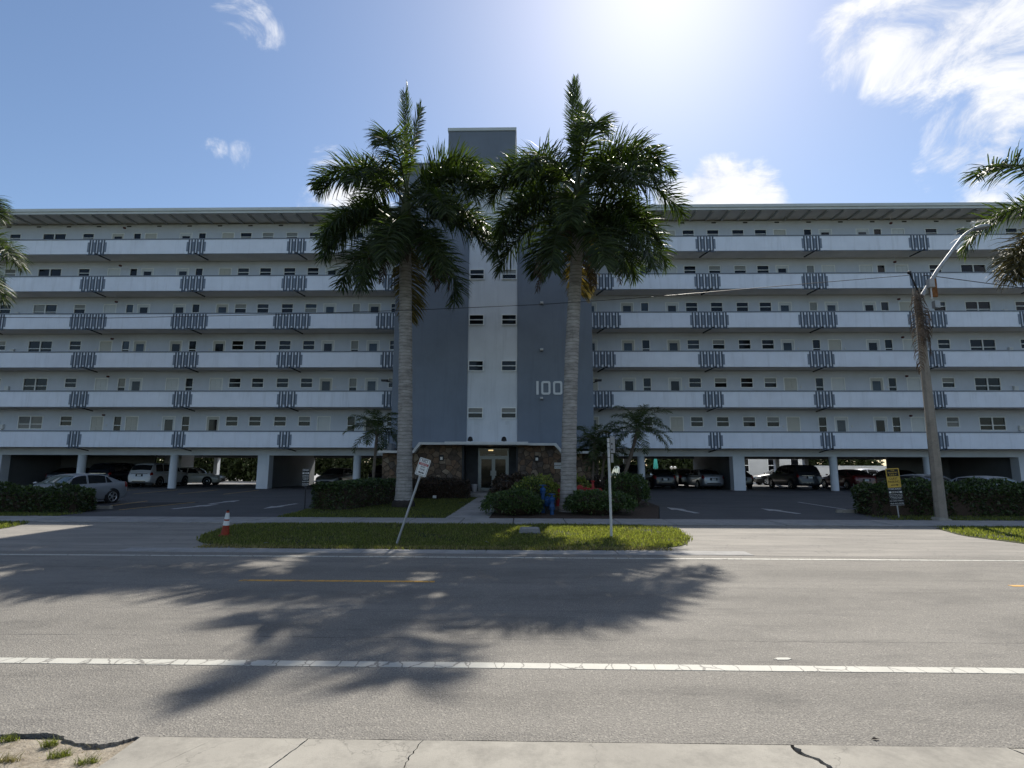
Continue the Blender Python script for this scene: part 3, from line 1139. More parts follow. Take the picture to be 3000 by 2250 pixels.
# ornamental slats on the parapets
hs = 1.13
ch = MB()
ch.bevbox(-.150, -.042, -.022, 0, -.06, hs, .006)
ch.bevbox(.042, .150, -.022, 0, -.06, hs, .006)
ch.box(-.042, .042, -.012, -.001, -.05, .04)
SLAT = ch.mesh('slat')
SLAT.materials.append(MATS['slat_dark'])
SHORT = MB().bevbox(-.066, .066, -.018, 0, .06, .80, .005).mesh('short_slat')
SHORT.materials.append(MATS['slat_light'])
COUNT = [2, 3, 4, 6, 4, 3]
PITCH = .432
SPOUT = MB().box(-.04, .04, -.25, .75, -.035, .035).mesh('drain_spout')
SPOUT.materials.append(MATS['dark_metal'])
for fi, fz in enumerate(FL):
    for xm in (-37.05, -29.98, -22.92, -15.82, -8.75, 5.30, 12.52, 19.74, 26.97, 34.2):
        xc = xm * S
        n = COUNT[fi]
        zb = fz - .20
        scr = MB()
        half = n * PITCH / 2 + .08
        scr.box(-half + .02, half - .02, -.030, -.002, -.09, -.062)
        s_o = scr.build('slat_screen', 'slat_dark', bld, loc=Vector((xc, YF, zb)) - B0)
        for i in range(n):
            link('slat', SLAT, None, s_o, ((i - (n - 1) / 2) * PITCH, -.003, 0))
        for i in range(n + 1):
            x_ = (i - n / 2) * PITCH
            link('short_slat', SHORT, None, s_o, (x_, -.003, .10))
        sp = link('drain_spout', SPOUT, None, bld, Vector((xc + .15, YF + .1, zb - .06)) - B0)
        sp.rotation_euler = (R(-14), 0, R(-35 if xc < 0 else 35))

# roof with deep eaves
ROOF_T = 20.84
for side in 'lr':
    xa, xb = WINGS[side]
    roof = bp(MB().box(xa, xb, YF - .05, YB + .4, 20.50, 20.70), 'roof', 'soffit')
    MB().box(xa, xb, YF - .16, YF - .052, 20.44, 20.62).build('fascia', 'fascia', roof)
    MB().box(xa, xb, YF - .24, YF - .10, 20.62, ROOF_T).build('gutter', 'fascia', roof)
    n = int((xb - xa) / 1.19)
    for i in range(n):
        x_ = xa + .5 + 1.19 * i
        rb = MB().prism_y([(x_ - .07, 20.50), (x_ - .05, 20.36), (x_ + .05, 20.36), (x_ + .07, 20.50)], YF - .04, YW + .1)
        rb.build('rib', 'rib_shade', roof)
    for i in range(int(n / 2)):
        x_ = xa + 1.1 + 2.38 * i
        MB().box(x_ - .17, x_ + .17, YW - .012, YW - .001, 20.20, 20.30).build('vent', 'dark_metal', roof)
bp(MB().box(-20.9, -20.4, 41, 41.5, 20.7, 21.45).box(-20.96, -20.34, 40.95, 41.55, 21.45, 21.52), 'roof_vent', 'fascia')
bp(MB().box(16.6, 17.1, 41, 41.5, 20.7, 21.45).box(16.54, 17.16, 40.95, 41.55, 21.45, 21.52), 'roof_vent', 'fascia')
# solid block behind the corridors
bp(MB().box(X_L + .02, X_R - .02, YW + .21, YB, 3.20, 20.495), 'rear_block', 'stucco_wall')
# garage ceiling and front beam
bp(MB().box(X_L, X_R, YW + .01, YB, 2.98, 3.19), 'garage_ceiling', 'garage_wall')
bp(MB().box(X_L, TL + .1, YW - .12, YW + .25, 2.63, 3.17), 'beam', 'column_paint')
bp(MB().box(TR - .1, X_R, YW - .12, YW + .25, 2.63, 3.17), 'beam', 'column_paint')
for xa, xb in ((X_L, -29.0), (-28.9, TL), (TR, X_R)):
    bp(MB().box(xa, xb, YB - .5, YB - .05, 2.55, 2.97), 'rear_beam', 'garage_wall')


def round_col(x, y, r, z1=2.64):
    m = MB()
    m.lathe([(r, .2), (r, z1)], 16, 'Z', (x, y, 0))
    bp(m, 'column', 'column_paint', smooth=40)


COLS_L = [-36.2, -30.56, -24.1, -11.38, -7.0]
for xm in (-30.56, -24.1, -11.38):
    round_col(xm * S, YW + .08, .27)
for xm in (7.98, 20.85, 27.1):
    round_col(xm * S, YW + .08, .26)
for xa, xb in ((-18.2 * S, -17.41 * S), (14.1 * S, 14.88 * S), (-36.9 * S, -36.1 * S), (33.0 * S, 33.8 * S)):
    bp(MB().box(xa, xb, YW - .10, YW + .6, .1, 2.635), 'pier', 'column_paint')
for xa in (-17.9 * S, 14.4 * S, -36.6 * S, 33.3 * S):
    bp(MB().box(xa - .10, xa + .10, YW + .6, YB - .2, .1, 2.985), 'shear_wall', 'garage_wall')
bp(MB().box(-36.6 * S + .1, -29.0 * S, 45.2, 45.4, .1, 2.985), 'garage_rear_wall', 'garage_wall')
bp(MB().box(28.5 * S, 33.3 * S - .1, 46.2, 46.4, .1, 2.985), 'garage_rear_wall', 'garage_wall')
bp(MB().box(-29.0 * S, -27.6 * S, 46.4, 48.2, .1, 2.985), 'garage_store', 'column_paint')
for xm in (-26.2, -22.3, -19.6, -11.0, 8.6, 17.9, 21.2, 23.6, 26.0):
    bp(MB().box(xm * S - .16, xm * S + .16, YB - .55, YB - .1, .1, 2.56), 'rear_column', 'column_paint')
# lobby side walls under the tower
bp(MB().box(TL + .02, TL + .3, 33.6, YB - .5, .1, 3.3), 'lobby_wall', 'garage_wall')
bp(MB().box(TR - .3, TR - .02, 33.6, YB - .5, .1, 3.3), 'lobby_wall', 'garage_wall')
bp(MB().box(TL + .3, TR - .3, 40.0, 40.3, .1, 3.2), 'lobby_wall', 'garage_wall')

# stair tower
SX0, SX1 = at(1368, 1200, TY).x, at(1515.5, 1200, TY).x
TOPZ = at(1450, 480, TY).z
bp(MB().box(TL, SX0, TY, TY + 8, 3.02, TOPZ), 'tower_wall', 'stucco_dark')
bp(MB().box(SX1, TR, TY, TY + 8, 3.02, TOPZ), 'tower_wall', 'stucco_dark')
strip = bp(MB().box(SX0, SX1, TY + .06, TY + 8, 3.02, TOPZ), 'tower_strip', 'stucco_strip')
bp(MB().box(TL - .05, TR + .05, TY - .05, TY + 8.05, TOPZ + .002, TOPZ + .10), 'coping', 'stucco_dark')
PHX = (at(1312, 400, TY + .1).x, at(1509, 371, TY + .1).x)
PHT = at(1450, 381, TY).z
ph = bp(MB().box(PHX[0], PHX[1], TY + .1, TY + 7, TOPZ + .10, PHT), 'penthouse', 'stucco_dark')
MB().box(PHX[0] - .05, PHX[1] + .05, TY + .04, TY + 7.05, PHT + .002, PHT + .22).build('coping', 'fascia', ph)
for k in range(6):
    yc = (1210, 1072, 937, 804, 676, 549)[k]
    zc = at(1440, yc, TY).z
    for xc in (SX0 + .54, SX1 - .54):
        place_window('T', xc, TY - .035, zc - .35, dark=.2 if rnd.random() < .6 else .8)
for (px, py, w, h) in ((1395, 1239, .26, .26), (1395, 1264, .24, .26), (1487, 1239, .26, .24), (1395, 1287, .3, .2)):
    p = at(px, py, TY + .05)
    bp(MB().box(p.x - w / 2, p.x + w / 2, TY + .056, TY + .059, p.z - h / 2, p.z + h / 2), 'paint_patch', 'patch_paint')


def rr(x0, x1, z0, z1, c):
    return [(x0 + c, z0), (x1 - c, z0), (x1 - c * .3, z0 + c * .3), (x1, z0 + c), (x1, z1 - c), (x1 - c * .3, z1 - c * .3), (x1 - c, z1), (x0 + c, z1), (x0 + c * .3, z1 - c * .3), (x0, z1 - c), (x0, z0 + c), (x0 + c * .3, z0 + c * .3)]


za, zb = at(1580, 1156, TY).z, at(1580, 1116.5, TY).z
xs = [at(1120 + v * .3014, 1136, TY).x for v in (1497, 1520, 1545, 1635, 1660, 1750)]
bp(MB().box(xs[0], xs[1], TY - .05, TY - .001, za, zb), 'numeral', 'number_paint')
for a, b in ((xs[2], xs[3]), (xs[4], xs[5])):
    o_ = rr(a, b, za, zb, .12)
    i_ = rr(a + .13, b - .13, za + .13, zb - .13, .05)
    n = len(o_)
    m = MB()
    m.add([(p[0], TY - .05, p[1]) for p in o_] + [(p[0], TY - .05, p[1]) for p in i_] + [(p[0], TY - .001, p[1]) for p in o_] + [(p[0], TY - .001, p[1]) for p in i_],
          [(j, (j + 1) % n, n + (j + 1) % n, n + j) for j in range(n)] + [(j, 2 * n + j, 2 * n + (j + 1) % n, (j + 1) % n) for j in range(n)]
          + [(n + j, n + (j + 1) % n, 3 * n + (j + 1) % n, 3 * n + j) for j in range(n)])
    bp(m, 'numeral', 'number_paint')
for py in (888, 1025, 1167):
    p = at(1586.5, py, TY)
    m = MB().bevbox(p.x - .10, p.x + .10, TY - .16, TY, p.z - .07, p.z + .08, .03)
    lamp = bp(m, 'wall_lamp', 'post_white')
    MB().box(p.x - .08, p.x + .08, TY - .14, TY - .03, p.z - .10, p.z - .071).build('lens', 'dark_metal', lamp)
for px, py, s in ((1128, 1118, -1), (1752, 1116, 1)):
    p = at(px, py, TY + 1.5)
    m = MB().tube([(TL if s < 0 else TR, TY + 1.5, p.z - .15), (p.x, TY + 1.4, p.z)], .035, 6)
    fl_ = bp(m, 'flood_light', 'dark_metal')
    MB().box(p.x - .22, p.x + .22, TY + 1.3, TY + 1.55, p.z - .02, p.z + .10).build('lamp_head', 'dark_metal', fl_)

# entrance canopy
CY = 32.0
pz = lambda px, py: (at(px, py, CY).x, at(px, py, CY).z)
c_ = lambda zx, zy: pz(1120 + zx * .2532, 1270 + zy * .2532)
upper = [c_(40, 200), c_(350, 203), c_(425, 104), c_(2015, 110)]
endx = at(1690, 1326, CY)
low_r = (upper[3][0] + (upper[2][0] - upper[1][0]), upper[1][1])
right_end = at(1745, 1326, CY).x
topline = [(TL - .1, upper[0][1]), (upper[1][0], upper[1][1]), upper[2], upper[3], low_r, (right_end + .35, low_r[1])]
tk = .135
bottom = [(x_ + (.10 if i in (2,) else (-.10 if i in (3,) else (.06 if i == 1 else (-.06 if i == 4 else 0)))), z_ - tk) for i, (x_, z_) in enumerate(topline)]
canopy = bp(MB().prism_y(bottom + topline[::-1], CY, TY + .3), 'canopy', 'trim_white')
mx0, mx1 = c_(730, 100)[0], c_(1690, 105)[0]
tz = upper[2][1]
MB().bevbox(mx0, mx1, CY - .30, CY + .4, tz - .155, tz + .03, .02).build('canopy_lip', 'trim_white', canopy)
SY = 32.7                                                  # face of the stone veneer
REC_L, REC_R = at(1120 + 945 * .2532, 1346, SY).x, at(1120 + 1550 * .2532, 1346, SY).x
topz, lowz = tz - tk - .005, upper[1][1] - tk - .01
DY = 34.15
bp(MB().box(REC_L, REC_R, SY + .5, TY + .1, topz + .001, topz + .06), 'recess_ceiling', 'soffit')
bp(MB().box(REC_L - .1, REC_L - .002, SY, DY + .3, .2, topz), 'recess_wall', 'dark_wood')
bp(MB().box(REC_R + .002, REC_R + .1, SY, DY + .3, .2, topz), 'recess_wall', 'dark_wood')
DX0, DX1 = at(1120 + 1113 * .2532, 1330, DY).x, at(1120 + 1466 * .2532, 1330, DY).x
DTOP = at(1430, 1313.5, DY).z
DBOT = .40
bp(MB().box(REC_L, DX0 - .001, DY + .02, DY + .2, .2, topz), 'recess_back', 'dark_wood')
bp(MB().box(DX1 + .001, REC_R, DY + .02, DY + .2, .2, topz), 'recess_back', 'dark_wood')
bp(MB().box(DX0, DX1, DY + .08, DY + .2, DTOP, topz), 'recess_back', 'dark_wood')
transom = at(1430, 1270 + 268 * .2532, DY).z
ent = MB()
fw = .09
ent.box(DX0, DX0 + fw, DY, DY + .12, DBOT, DTOP)
ent.box(DX1 - fw, DX1, DY, DY + .12, DBOT, DTOP)
ent.box(DX0 + fw, DX1 - fw, DY + .002, DY + .12, DTOP - fw, DTOP)
ent.box(DX0 + fw, DX1 - fw, DY + .002, DY + .12, transom - .05, transom + .05)
ed = bp(ent, 'entrance_door', 'aluminium')
xm_ = (DX0 + DX1) / 2
for s, (a, b) in ((-1, (DX0 + fw + .004, xm_ - .004)), (1, (xm_ + .004, DX1 - fw - .004))):
    d = MB()
    z1 = transom - .055
    d.box(a, a + .10, DY + .02, DY + .07, DBOT + .02, z1)
    d.box(b - .10, b, DY + .02, DY + .07, DBOT + .02, z1)
    d.box(a + .10, b - .10, DY + .021, DY + .07, DBOT + .02, DBOT + .20)
    d.box(a + .10, b - .10, DY + .021, DY + .07, z1 - .10, z1)
    d.box(a + .11 if s > 0 else b - .17, a + .17 if s > 0 else b - .11, DY - .04, DY - .01, DBOT + .95, DBOT + 1.25)
    d.build('door_leaf', 'aluminium', ed)
    MB().box(a + .09, b - .09, DY + .04, DY + .055, DBOT + .19, z1 - .09).build('pane', 'glass_dark', ed)
MB().box(DX0 + fw, DX1 - fw, DY + .04, DY + .055, transom + .05, DTOP - fw).build('pane', 'glass_dark', ed)
p = at(1120 + 1258 * .2532, 1270 + 193 * .2532, DY)
MB().box(p.x - .15, p.x + .15, DY + .005, DY + .035, p.z - .045, p.z + .045).build('reflected_light', 'reflection_glow', ed)  # glowing plate added in place of a ceiling light's reflection
p = at(1120 + 1240 * .2532, 1270 + 248 * .2532, DY)
MB().box(p.x - .40, p.x + .34, DY + .033, DY + .039, p.z - .014, p.z + .010).build('lettering_line', 'post_white', ed)
for zx, zy in ((688, 285), (1790, 290)):
    p = at(1120 + zx * .2532, 1270 + zy * .2532, SY - .1)
    wl = bp(MB().box(p.x - .12, p.x + .12, SY - .16, SY + .05, p.z - .16, p.z + .18), 'wall_lamp', 'dark_metal')
    MB().bevbox(p.x - .075, p.x + .075, SY - .19, SY - .162, p.z - .11, p.z + .06, .02).build('lens', 'white_globe', wl)
for dz in (0, -.20):
    p = at(1120 + 2045 * .2532, 1270 + 352 * .2532, SY - .1)
    pl = bp(MB().bevbox(p.x - .26, p.x + .26, SY - .11, SY - .06, p.z - .08 + dz, p.z + .08 + dz, .01), 'plaque', 'sign_white')
    for i in range(5):
        xx = p.x - .21 + i * .09
        MB().box(xx, xx + .055, SY - .114, SY - .1105, p.z - .03 + dz, p.z + .035 + dz).build('faded_mark', 'box_grey', pl)
# flood lights that stand on the canopy
for px in (1378, 1477):
    p = at(px, 1296, CY + .5)
    f_ = bp(MB().tube([(p.x, CY + .5, tz - .02), (p.x, CY + .5, tz + .16)], .03, 6).box(p.x - .10, p.x + .10, CY + .42, CY + .58, tz - .001, tz + .03), 'flood_light', 'trim_black')
    m = MB()
    m.lathe([(.06, .36), (.12, .30), (.15, .20), (.16, .10), (.13, .09)], 10, 'Z', (p.x, CY + .5, tz))
    m.build('lamp_head', 'trim_black', f_, 50)


def clip(poly, nx, nz, d):
    """keep the part of the polygon where nx*x + nz*z <= d"""
    out = []
    for i in range(len(poly)):
        p, q = poly[i], poly[(i + 1) % len(poly)]
        a, b = nx * p[0] + nz * p[1] - d, nx * q[0] + nz * q[1] - d
        if a <= 0:
            out.append(p)
        if (a < 0 < b) or (b < 0 < a):
            t_ = a / (a - b)
            out.append((p[0] + (q[0] - p[0]) * t_, p[1] + (q[1] - p[1]) * t_))
    return out


def stone_veneer(region, n, seed):
    """random rubble: one raised, chamfered stone for every cell"""
    xs_ = [p[0] for p in region]
    zs_ = [p[1] for p in region]
    back = MB().prism_y(region, SY, SY + .5)
    w = bp(back, 'stone_wall', 'mortar')
    r_ = random.Random(seed)
    pts_ = []
    tries = 0
    while len(pts_) < n and tries < 6000:
        tries += 1
        q = (r_.uniform(min(xs_), max(xs_)), r_.uniform(min(zs_), max(zs_)))
        if all((q[0] - p[0]) ** 2 + ((q[1] - p[1]) * 1.15) ** 2 > r_.uniform(.20, .52) ** 2 for p in pts_):
            pts_.append(q)
    for i, p in enumerate(pts_):
        cell = list(region)
        for j, q in enumerate(pts_):
            if i == j:
                continue
            dx, dz = q[0] - p[0], q[1] - p[1]
            if dx * dx + dz * dz > 2.2:
                continue
            L_ = math.hypot(dx, dz)
            mid = ((p[0] + q[0]) / 2, (p[1] + q[1]) / 2)
            nx_, nz_ = dx / L_, dz / L_
            cell = clip(cell, nx_, nz_, nx_ * mid[0] + nz_ * mid[1] - r_.uniform(.008, .018))
            if len(cell) < 3:
                break
        if len(cell) < 3:
            continue
        cx = sum(a for a, b in cell) / len(cell)
        cz = sum(b for a, b in cell) / len(cell)
        proud = r_.uniform(.02, .07)
        n_ = len(cell)
        inn = [(cx + (a - cx) * .90, cz + (b - cz) * .90) for a, b in cell]
        tx, tzl = r_.uniform(-.05, .05), r_.uniform(-.05, .05)
        m = MB()
        m.add([(a, SY - .003, b) for a, b in cell] + [(a, SY - proud * .75, b) for a, b in cell] + [(a, SY - proud + (a - cx) * tx + (b - cz) * tzl, b) for a, b in inn],
              [(k, (k + 1) % n_, n_ + (k + 1) % n_, n_ + k) for k in range(n_)] + [(n_ + k, n_ + (k + 1) % n_, 2 * n_ + (k + 1) % n_, 2 * n_ + k) for k in range(n_)] + [tuple(2 * n_ + k for k in range(n_))])
        m.build('stone', 'stone_%d' % r_.choice((0, 0, 1, 1, 2, 2, 3, 4, 4, 5)), w)


ux1, ux2 = upper[1][0], upper[2][0]
stone_veneer([(TL + .01, .1), (ux1 - .02, .1), (ux1 - .02, lowz), (TL + .01, lowz)], 70, 1)
stone_veneer([(ux1 - .018, .1), (REC_L - .11, .1), (REC_L - .11, topz), (ux2 + .1, topz), (ux1 - .018, lowz)], 120, 2)
vx1, vx2 = low_r[0], upper[3][0]
stone_veneer([(REC_R + .11, .1), (vx1, .1), (vx1, lowz), (vx2 - .1, topz), (REC_R + .11, topz)], 105, 3)
stone_veneer([(vx1 + .002, .1), (TR - .01, .1), (TR - .01, lowz), (vx1 + .002, lowz)], 60, 4)

# ================================================================== VEGETATION
def pts_in_poly(poly, n, rs_):
    P = np.array(poly)
    lo, hi = P.min(0), P.max(0)
    out = []
    while len(out) < n:
        q = rs_.uniform(lo, hi, (n * 2, 2))
        inside = np.zeros(len(q), bool)
        j = len(P) - 1
        for i in range(len(P)):
            c = ((P[i, 1] > q[:, 1]) != (P[j, 1] > q[:, 1])) & (q[:, 0] < (P[j, 0] - P[i, 0]) * (q[:, 1] - P[i, 1]) / (P[j, 1] - P[i, 1] + 1e-12) + P[i, 0])
            inside ^= c
            j = i
        out += list(q[inside])
    return np.array(out[:n])


def grass(name, poly, n, h0, h1, zf, seed, mat, label=None, w=.012, lean=.5, spill=.05):
    r_ = np.random.RandomState(seed)
    p = pts_in_poly(poly, n, r_) + r_.normal(0, spill, (n, 2))
    # worn and thin patches
    nf = (np.sin(p[:, 0] * 1.7 + p[:, 1] * .9 + seed) + np.sin(p[:, 0] * .6 - p[:, 1] * 2.1 + seed * 2) + np.sin(p[:, 0] * 4.1 + p[:, 1] * 3.3) * .7 + np.sin(p[:, 0] * 9.7 - p[:, 1] * 7.9) * .5) / 3.2
    p = p[r_.uniform(0, 1, n) < np.clip(.80 + .75 * nf, .12, 1)] if n > 5000 else p
    n = len(p)
    h = r_.uniform(h0, h1, n)
    a = r_.uniform(0, 2 * math.pi, n)
    b = r_.uniform(0, 2 * math.pi, n)
    ln = r_.uniform(.1, lean, n) * h
    z = np.array([zf(q) for q in p])
    base = np.stack([p[:, 0], p[:, 1], z], 1)
    wv = np.stack([np.cos(a), np.sin(a), 0 * a], 1) * (w * r_.uniform(.6, 1.4, n))[:, None]
    tip = base + np.stack([np.cos(b) * ln, np.sin(b) * ln, h], 1)
    mid = base + np.stack([np.cos(b) * ln * .3, np.sin(b) * ln * .3, h * .6], 1)
    P = np.stack([np.stack([base - wv, base + wv], 1), np.stack([mid - wv * .8, mid + wv * .8], 1), np.stack([tip - wv * .15, tip + wv * .15], 1)], 1)
    o = link(name, strips_mesh(name, P), mat)
    o['kind'] = 'stuff'
    if label:
        o['label'] = label
        o['category'] = 'grass'
    return o


grass('grass', ISLAND, 62000, .025, .085, lambda p: .005, 1, 'grass_blade', 'mown grass on the kerbside island in front of the entrance', .011)
grass('grass', [(-17.1, 19.15), (-16.4, 17.3), (-17.4, 14.8), (-26, 14), (-26, 19.15)], 22000, .03, .085, lambda p: .005, 2, 'grass_blade', 'mown grass on the verge at the left edge', .012)
grass('grass', [(13.8, 19.15), (13.0, 16.8), (13.5, 14.6), (24, 14), (24, 19.15)], 26000, .03, .085, lambda p: .005, 3, 'grass_blade', 'mown grass on the verge below the concrete pole', .012)
grass('grass', LAWN, 36000, .03, .08, lambda p: gz(p[1]) + .02, 4, 'grass_blade', 'shaded lawn round the left tall palm', .012)
grass('grass', [(-30, 21.2), (-18.2, 21.2), (-18.0, 22.3), (-30, 22.3)], 9000, .03, .09, lambda p: gz(p[1]), 5, 'grass_blade', 'shaded strip of grass under the left hedge', .012)
grass('grass', [(13.9, 21.2), (34, 21.2), (34, 22.8), (13.6, 22.8)], 12000, .03, .09, lambda p: gz(p[1]), 6, 'grass_blade', 'shaded strip of grass under the right hedge', .012)
grass('grass', [(-8.0, 13.6), (3.6, 13.6), (3.6, 14.0), (-8.0, 14.0)], 6000, .02, .06, lambda p: .012, 12, 'grass_dry', 'dry straw fringe along the island kerb', .012, .9)
grass('dry_grass', ISLAND, 11000, .02, .07, lambda p: .006, 13, 'grass_dry', 'dry straw among the mown grass of the island', .010, 1.2)
rl = np.random.RandomState(3)
# weeds and straw on the sandy corner
grass('dry_grass', [(-9.4, 2.7), (-3.0, 2.7), (-3.0, 4.36), (-9.4, 4.36)], 3000, .004, .018, lambda p: -.018, 7, 'grass_dry', 'dry straw scattered over the sandy corner', .002, 4.0)
def gnd(px, py, z=0.0):
    r0 = ray(px, py)
    k = (z - CAM_H) / r0[2]
    return r0[0] * k, r0[1] * k


for k, (px, py, nb) in enumerate(((150, 2186, 120), (178, 2220, 170), (255, 2240, 140), (25, 2172, 110), (20, 2236, 130))):
    x_, y_ = gnd(px, py, -.01)
    th = np.linspace(0, 6.0, 9)
    tuft = grass('grass_tuft', [(x_ + (.07 if k else .05) * math.cos(a), y_ + .022 * math.sin(a) + .25 * .07 * math.cos(a)) for a in th], nb, .02, .065, lambda p: -.02, 40 + k, 'grass_blade' if k < 4 else 'grass_dry', None, .0022, 1.6, .006)
    del tuft['kind']
    tag(tuft, ('green weed tuft under the broken asphalt edge', 'largest green weed tuft on the sandy corner', 'green weed tuft nearest the concrete slab', 'low weed tuft against the asphalt at the left edge', 'straw coloured tuft at the lower left edge')[k], 'weed', 'weeds on the sandy corner')


def leaf_cloud(name, mat, parent, sampler, n, size, seed, thick=.6, up=.35):
    """n small bent leaves on the points that sampler(rs, n) gives (pos, outward)"""
    r_ = np.random.RandomState(seed)
    pos, nrm = sampler(r_, n)
    n = len(pos)
    d = nrm * r_.uniform(.2, 1.0, (n, 1)) + r_.normal(0, .65, (n, 3)) + np.array([0, 0, up])
    d /= np.linalg.norm(d, axis=1)[:, None] + 1e-9
    s_ = np.cross(d, r_.normal(0, 1, (n, 3)))
    s_ /= np.linalg.norm(s_, axis=1)[:, None] + 1e-9
    L_ = size * r_.uniform(.6, 1.4, (n, 1))
    w_ = L_ * .26 * thick / .6
    bend = np.array([0, 0, -1.0]) * L_ * r_.uniform(0, .35, (n, 1))
    p0, p1, p2 = pos, pos + d * L_ * .5, pos + d * L_ + bend
    P = np.stack([np.stack([p0 - s_ * w_ * .25, p0 + s_ * w_ * .25], 1), np.stack([p1 - s_ * w_, p1 + s_ * w_], 1), np.stack([p2 - s_ * w_ * .12, p2 + s_ * w_ * .12], 1)], 1)
    return link(name, strips_mesh(name, P), mat, parent)


def lump(p, seed):
    return (np.sin(p[:, 0] * 2.1 + seed) + np.sin(p[:, 1] * 2.7 + seed * 1.7) + np.sin(p[:, 0] * 5.3 - seed + p[:, 2] * 3.1) * .6 + np.sin(p[:, 2] * 6.0 + p[:, 1] * 4.4 + seed) * .5) / 3.1


def box_hedge(name, label, cat, p, q, width, height, mat, n, size, seed, group=None, rough=.10, mat2=None, round_=.25):
    """clipped hedge between the ground points p and q, width to the left-hand side"""
    p, q = Vector((p[0], p[1], 0)), Vector((q[0], q[1], 0))
    L_ = (q - p).length
    ax = (q - p).normalized()
    ay = Vector((-ax.y, ax.x, 0))
    z0 = gz(p.y) - .02
    t_ = thing(name, label, cat, (p.x, p.y, z0), math.atan2(ax.y, ax.x), group)

    def sampler(r_, n):
        # points on the five outer faces
        areas = np.array([L_ * height, L_ * height * .45, width * height, width * height, L_ * width])
        f = r_.choice(5, n, p=areas / areas.sum())
        u, v = r_.uniform(0, 1, n), r_.uniform(0, 1, n) ** .85
        pos = np.zeros((n, 3))
        nr = np.zeros((n, 3))
        for i, (mk, nn) in enumerate(((lambda u, v: np.stack([u * L_, 0 * u, v * height], 1), (0, -1, 0)), (lambda u, v: np.stack([u * L_, 0 * u + width, v * height], 1), (0, 1, 0)),
                                      (lambda u, v: np.stack([0 * u, u * width, v * height], 1), (-1, 0, 0)), (lambda u, v: np.stack([0 * u + L_, u * width, v * height], 1), (1, 0, 0)),
                                      (lambda u, v: np.stack([u * L_, v * width, 0 * u + height], 1), (0, 0, 1)))):
            k = f == i
            pos[k] = mk(u[k], v[k])
            nr[k] = nn
        # round the shoulders, then make it lumpy
        c = np.array([L_ / 2, width / 2, height * .45])
        rel = pos - c
        hx = np.abs(rel) / np.array([L_ / 2, width / 2, height * .55])
        second = np.sort(hx, axis=1)[:, 1]
        sh = 1 - round_ * np.clip(second - .55, 0, 1) * np.array([[.25, 1, .8]]).repeat(len(pos), 0).T
        pos = c + rel * sh.T
        pos += nr * (lump(pos, seed)[:, None] * rough * 1.3 - r_.exponential(.05, (len(pos), 1)) + .02)
        return pos, nr
    core = MB()
    k = .16
    nx_ = max(3, int(L_ / .4))
    vs_, fs_ = [], []
    for i in range(nx_ + 1):
        x_ = k + (L_ - 2 * k) * i / nx_
        dh = .05 * math.sin(i * 1.7 + seed)
        vs_ += [(x_, k, 0), (x_, k + .02, height - k - .12 + dh), (x_, width / 2, height - k + dh), (x_, width - k - .02, height - k - .12 + dh), (x_, width - k, 0)]
    for i in range(nx_):
        for j in range(4):
            a = i * 5 + j
            fs_.append((a, a + 5, a + 6, a + 1))
    fs_ += [(0, 1, 2, 3, 4), tuple(nx_ * 5 + j for j in (4, 3, 2, 1, 0))]
    core.add(vs_, fs_).build('dark_core', 'mulch', t_)  # solid dark core added to block the view through the hedge
    leaf_cloud('foliage', mat, t_, sampler, n, size, seed)
    if mat2:
        leaf_cloud('new_growth', mat2, t_, lambda r_, n: (lambda pn: (pn[0][pn[0][:, 2] > height * .72] + np.array([0, 0, .03]), pn[1][pn[0][:, 2] > height * .72]))(sampler(r_, n)), n // 3, size, seed + 1)
    return t_


def bush(name, label, cat, c, rx, ry, h, mat, n, size, seed, group=None, mat2=None, stem=True, parent_mat='mulch'):
    z0 = gz(c[1]) - .02
    t_ = thing(name, label, cat, (c[0], c[1], z0), 0, group)

    def sampler(r_, n):
        d = r_.normal(0, 1, (n, 3))
        d[:, 2] = np.abs(d[:, 2]) * 1.0 - .25
        d /= np.linalg.norm(d, axis=1)[:, None]
        rr_ = 1 + .20 * lump(d * 2.2, seed) + .10 * lump(d * 5, seed + 3)
        k = 1 - np.abs(r_.normal(0, .10, n))
        pos = d * np.array([rx, ry, h * .62]) * (rr_ * k)[:, None] + np.array([0, 0, h * .40])
        pos[:, 2] = np.clip(pos[:, 2], .02, None)
        return pos, d
    core = MB()
    core.sphere((0, 0, h * .40), 1.0, 12, 8)
    core.v = [(x_ * rx * .72, y_ * ry * .72, h * .40 + (z_ - h * .40) * h * .44) for x_, y_, z_ in core.v]
    core.v = [(x_, y_, max(0, z_)) for x_, y_, z_ in core.v]
    core.build('dark_core', parent_mat, t_)  # dark filling added inside the leaves, no real stems
    leaf_cloud('foliage', mat, t_, sampler, n, size, seed)
    if mat2:
        leaf_cloud('new_growth', mat2, t_, lambda r_, n: (lambda pn: (pn[0][pn[1][:, 2] > .35] * 1.02, pn[1][pn[1][:, 2] > .35]))(sampler(r_, n)), n // 2, size, seed + 1)
    return t_


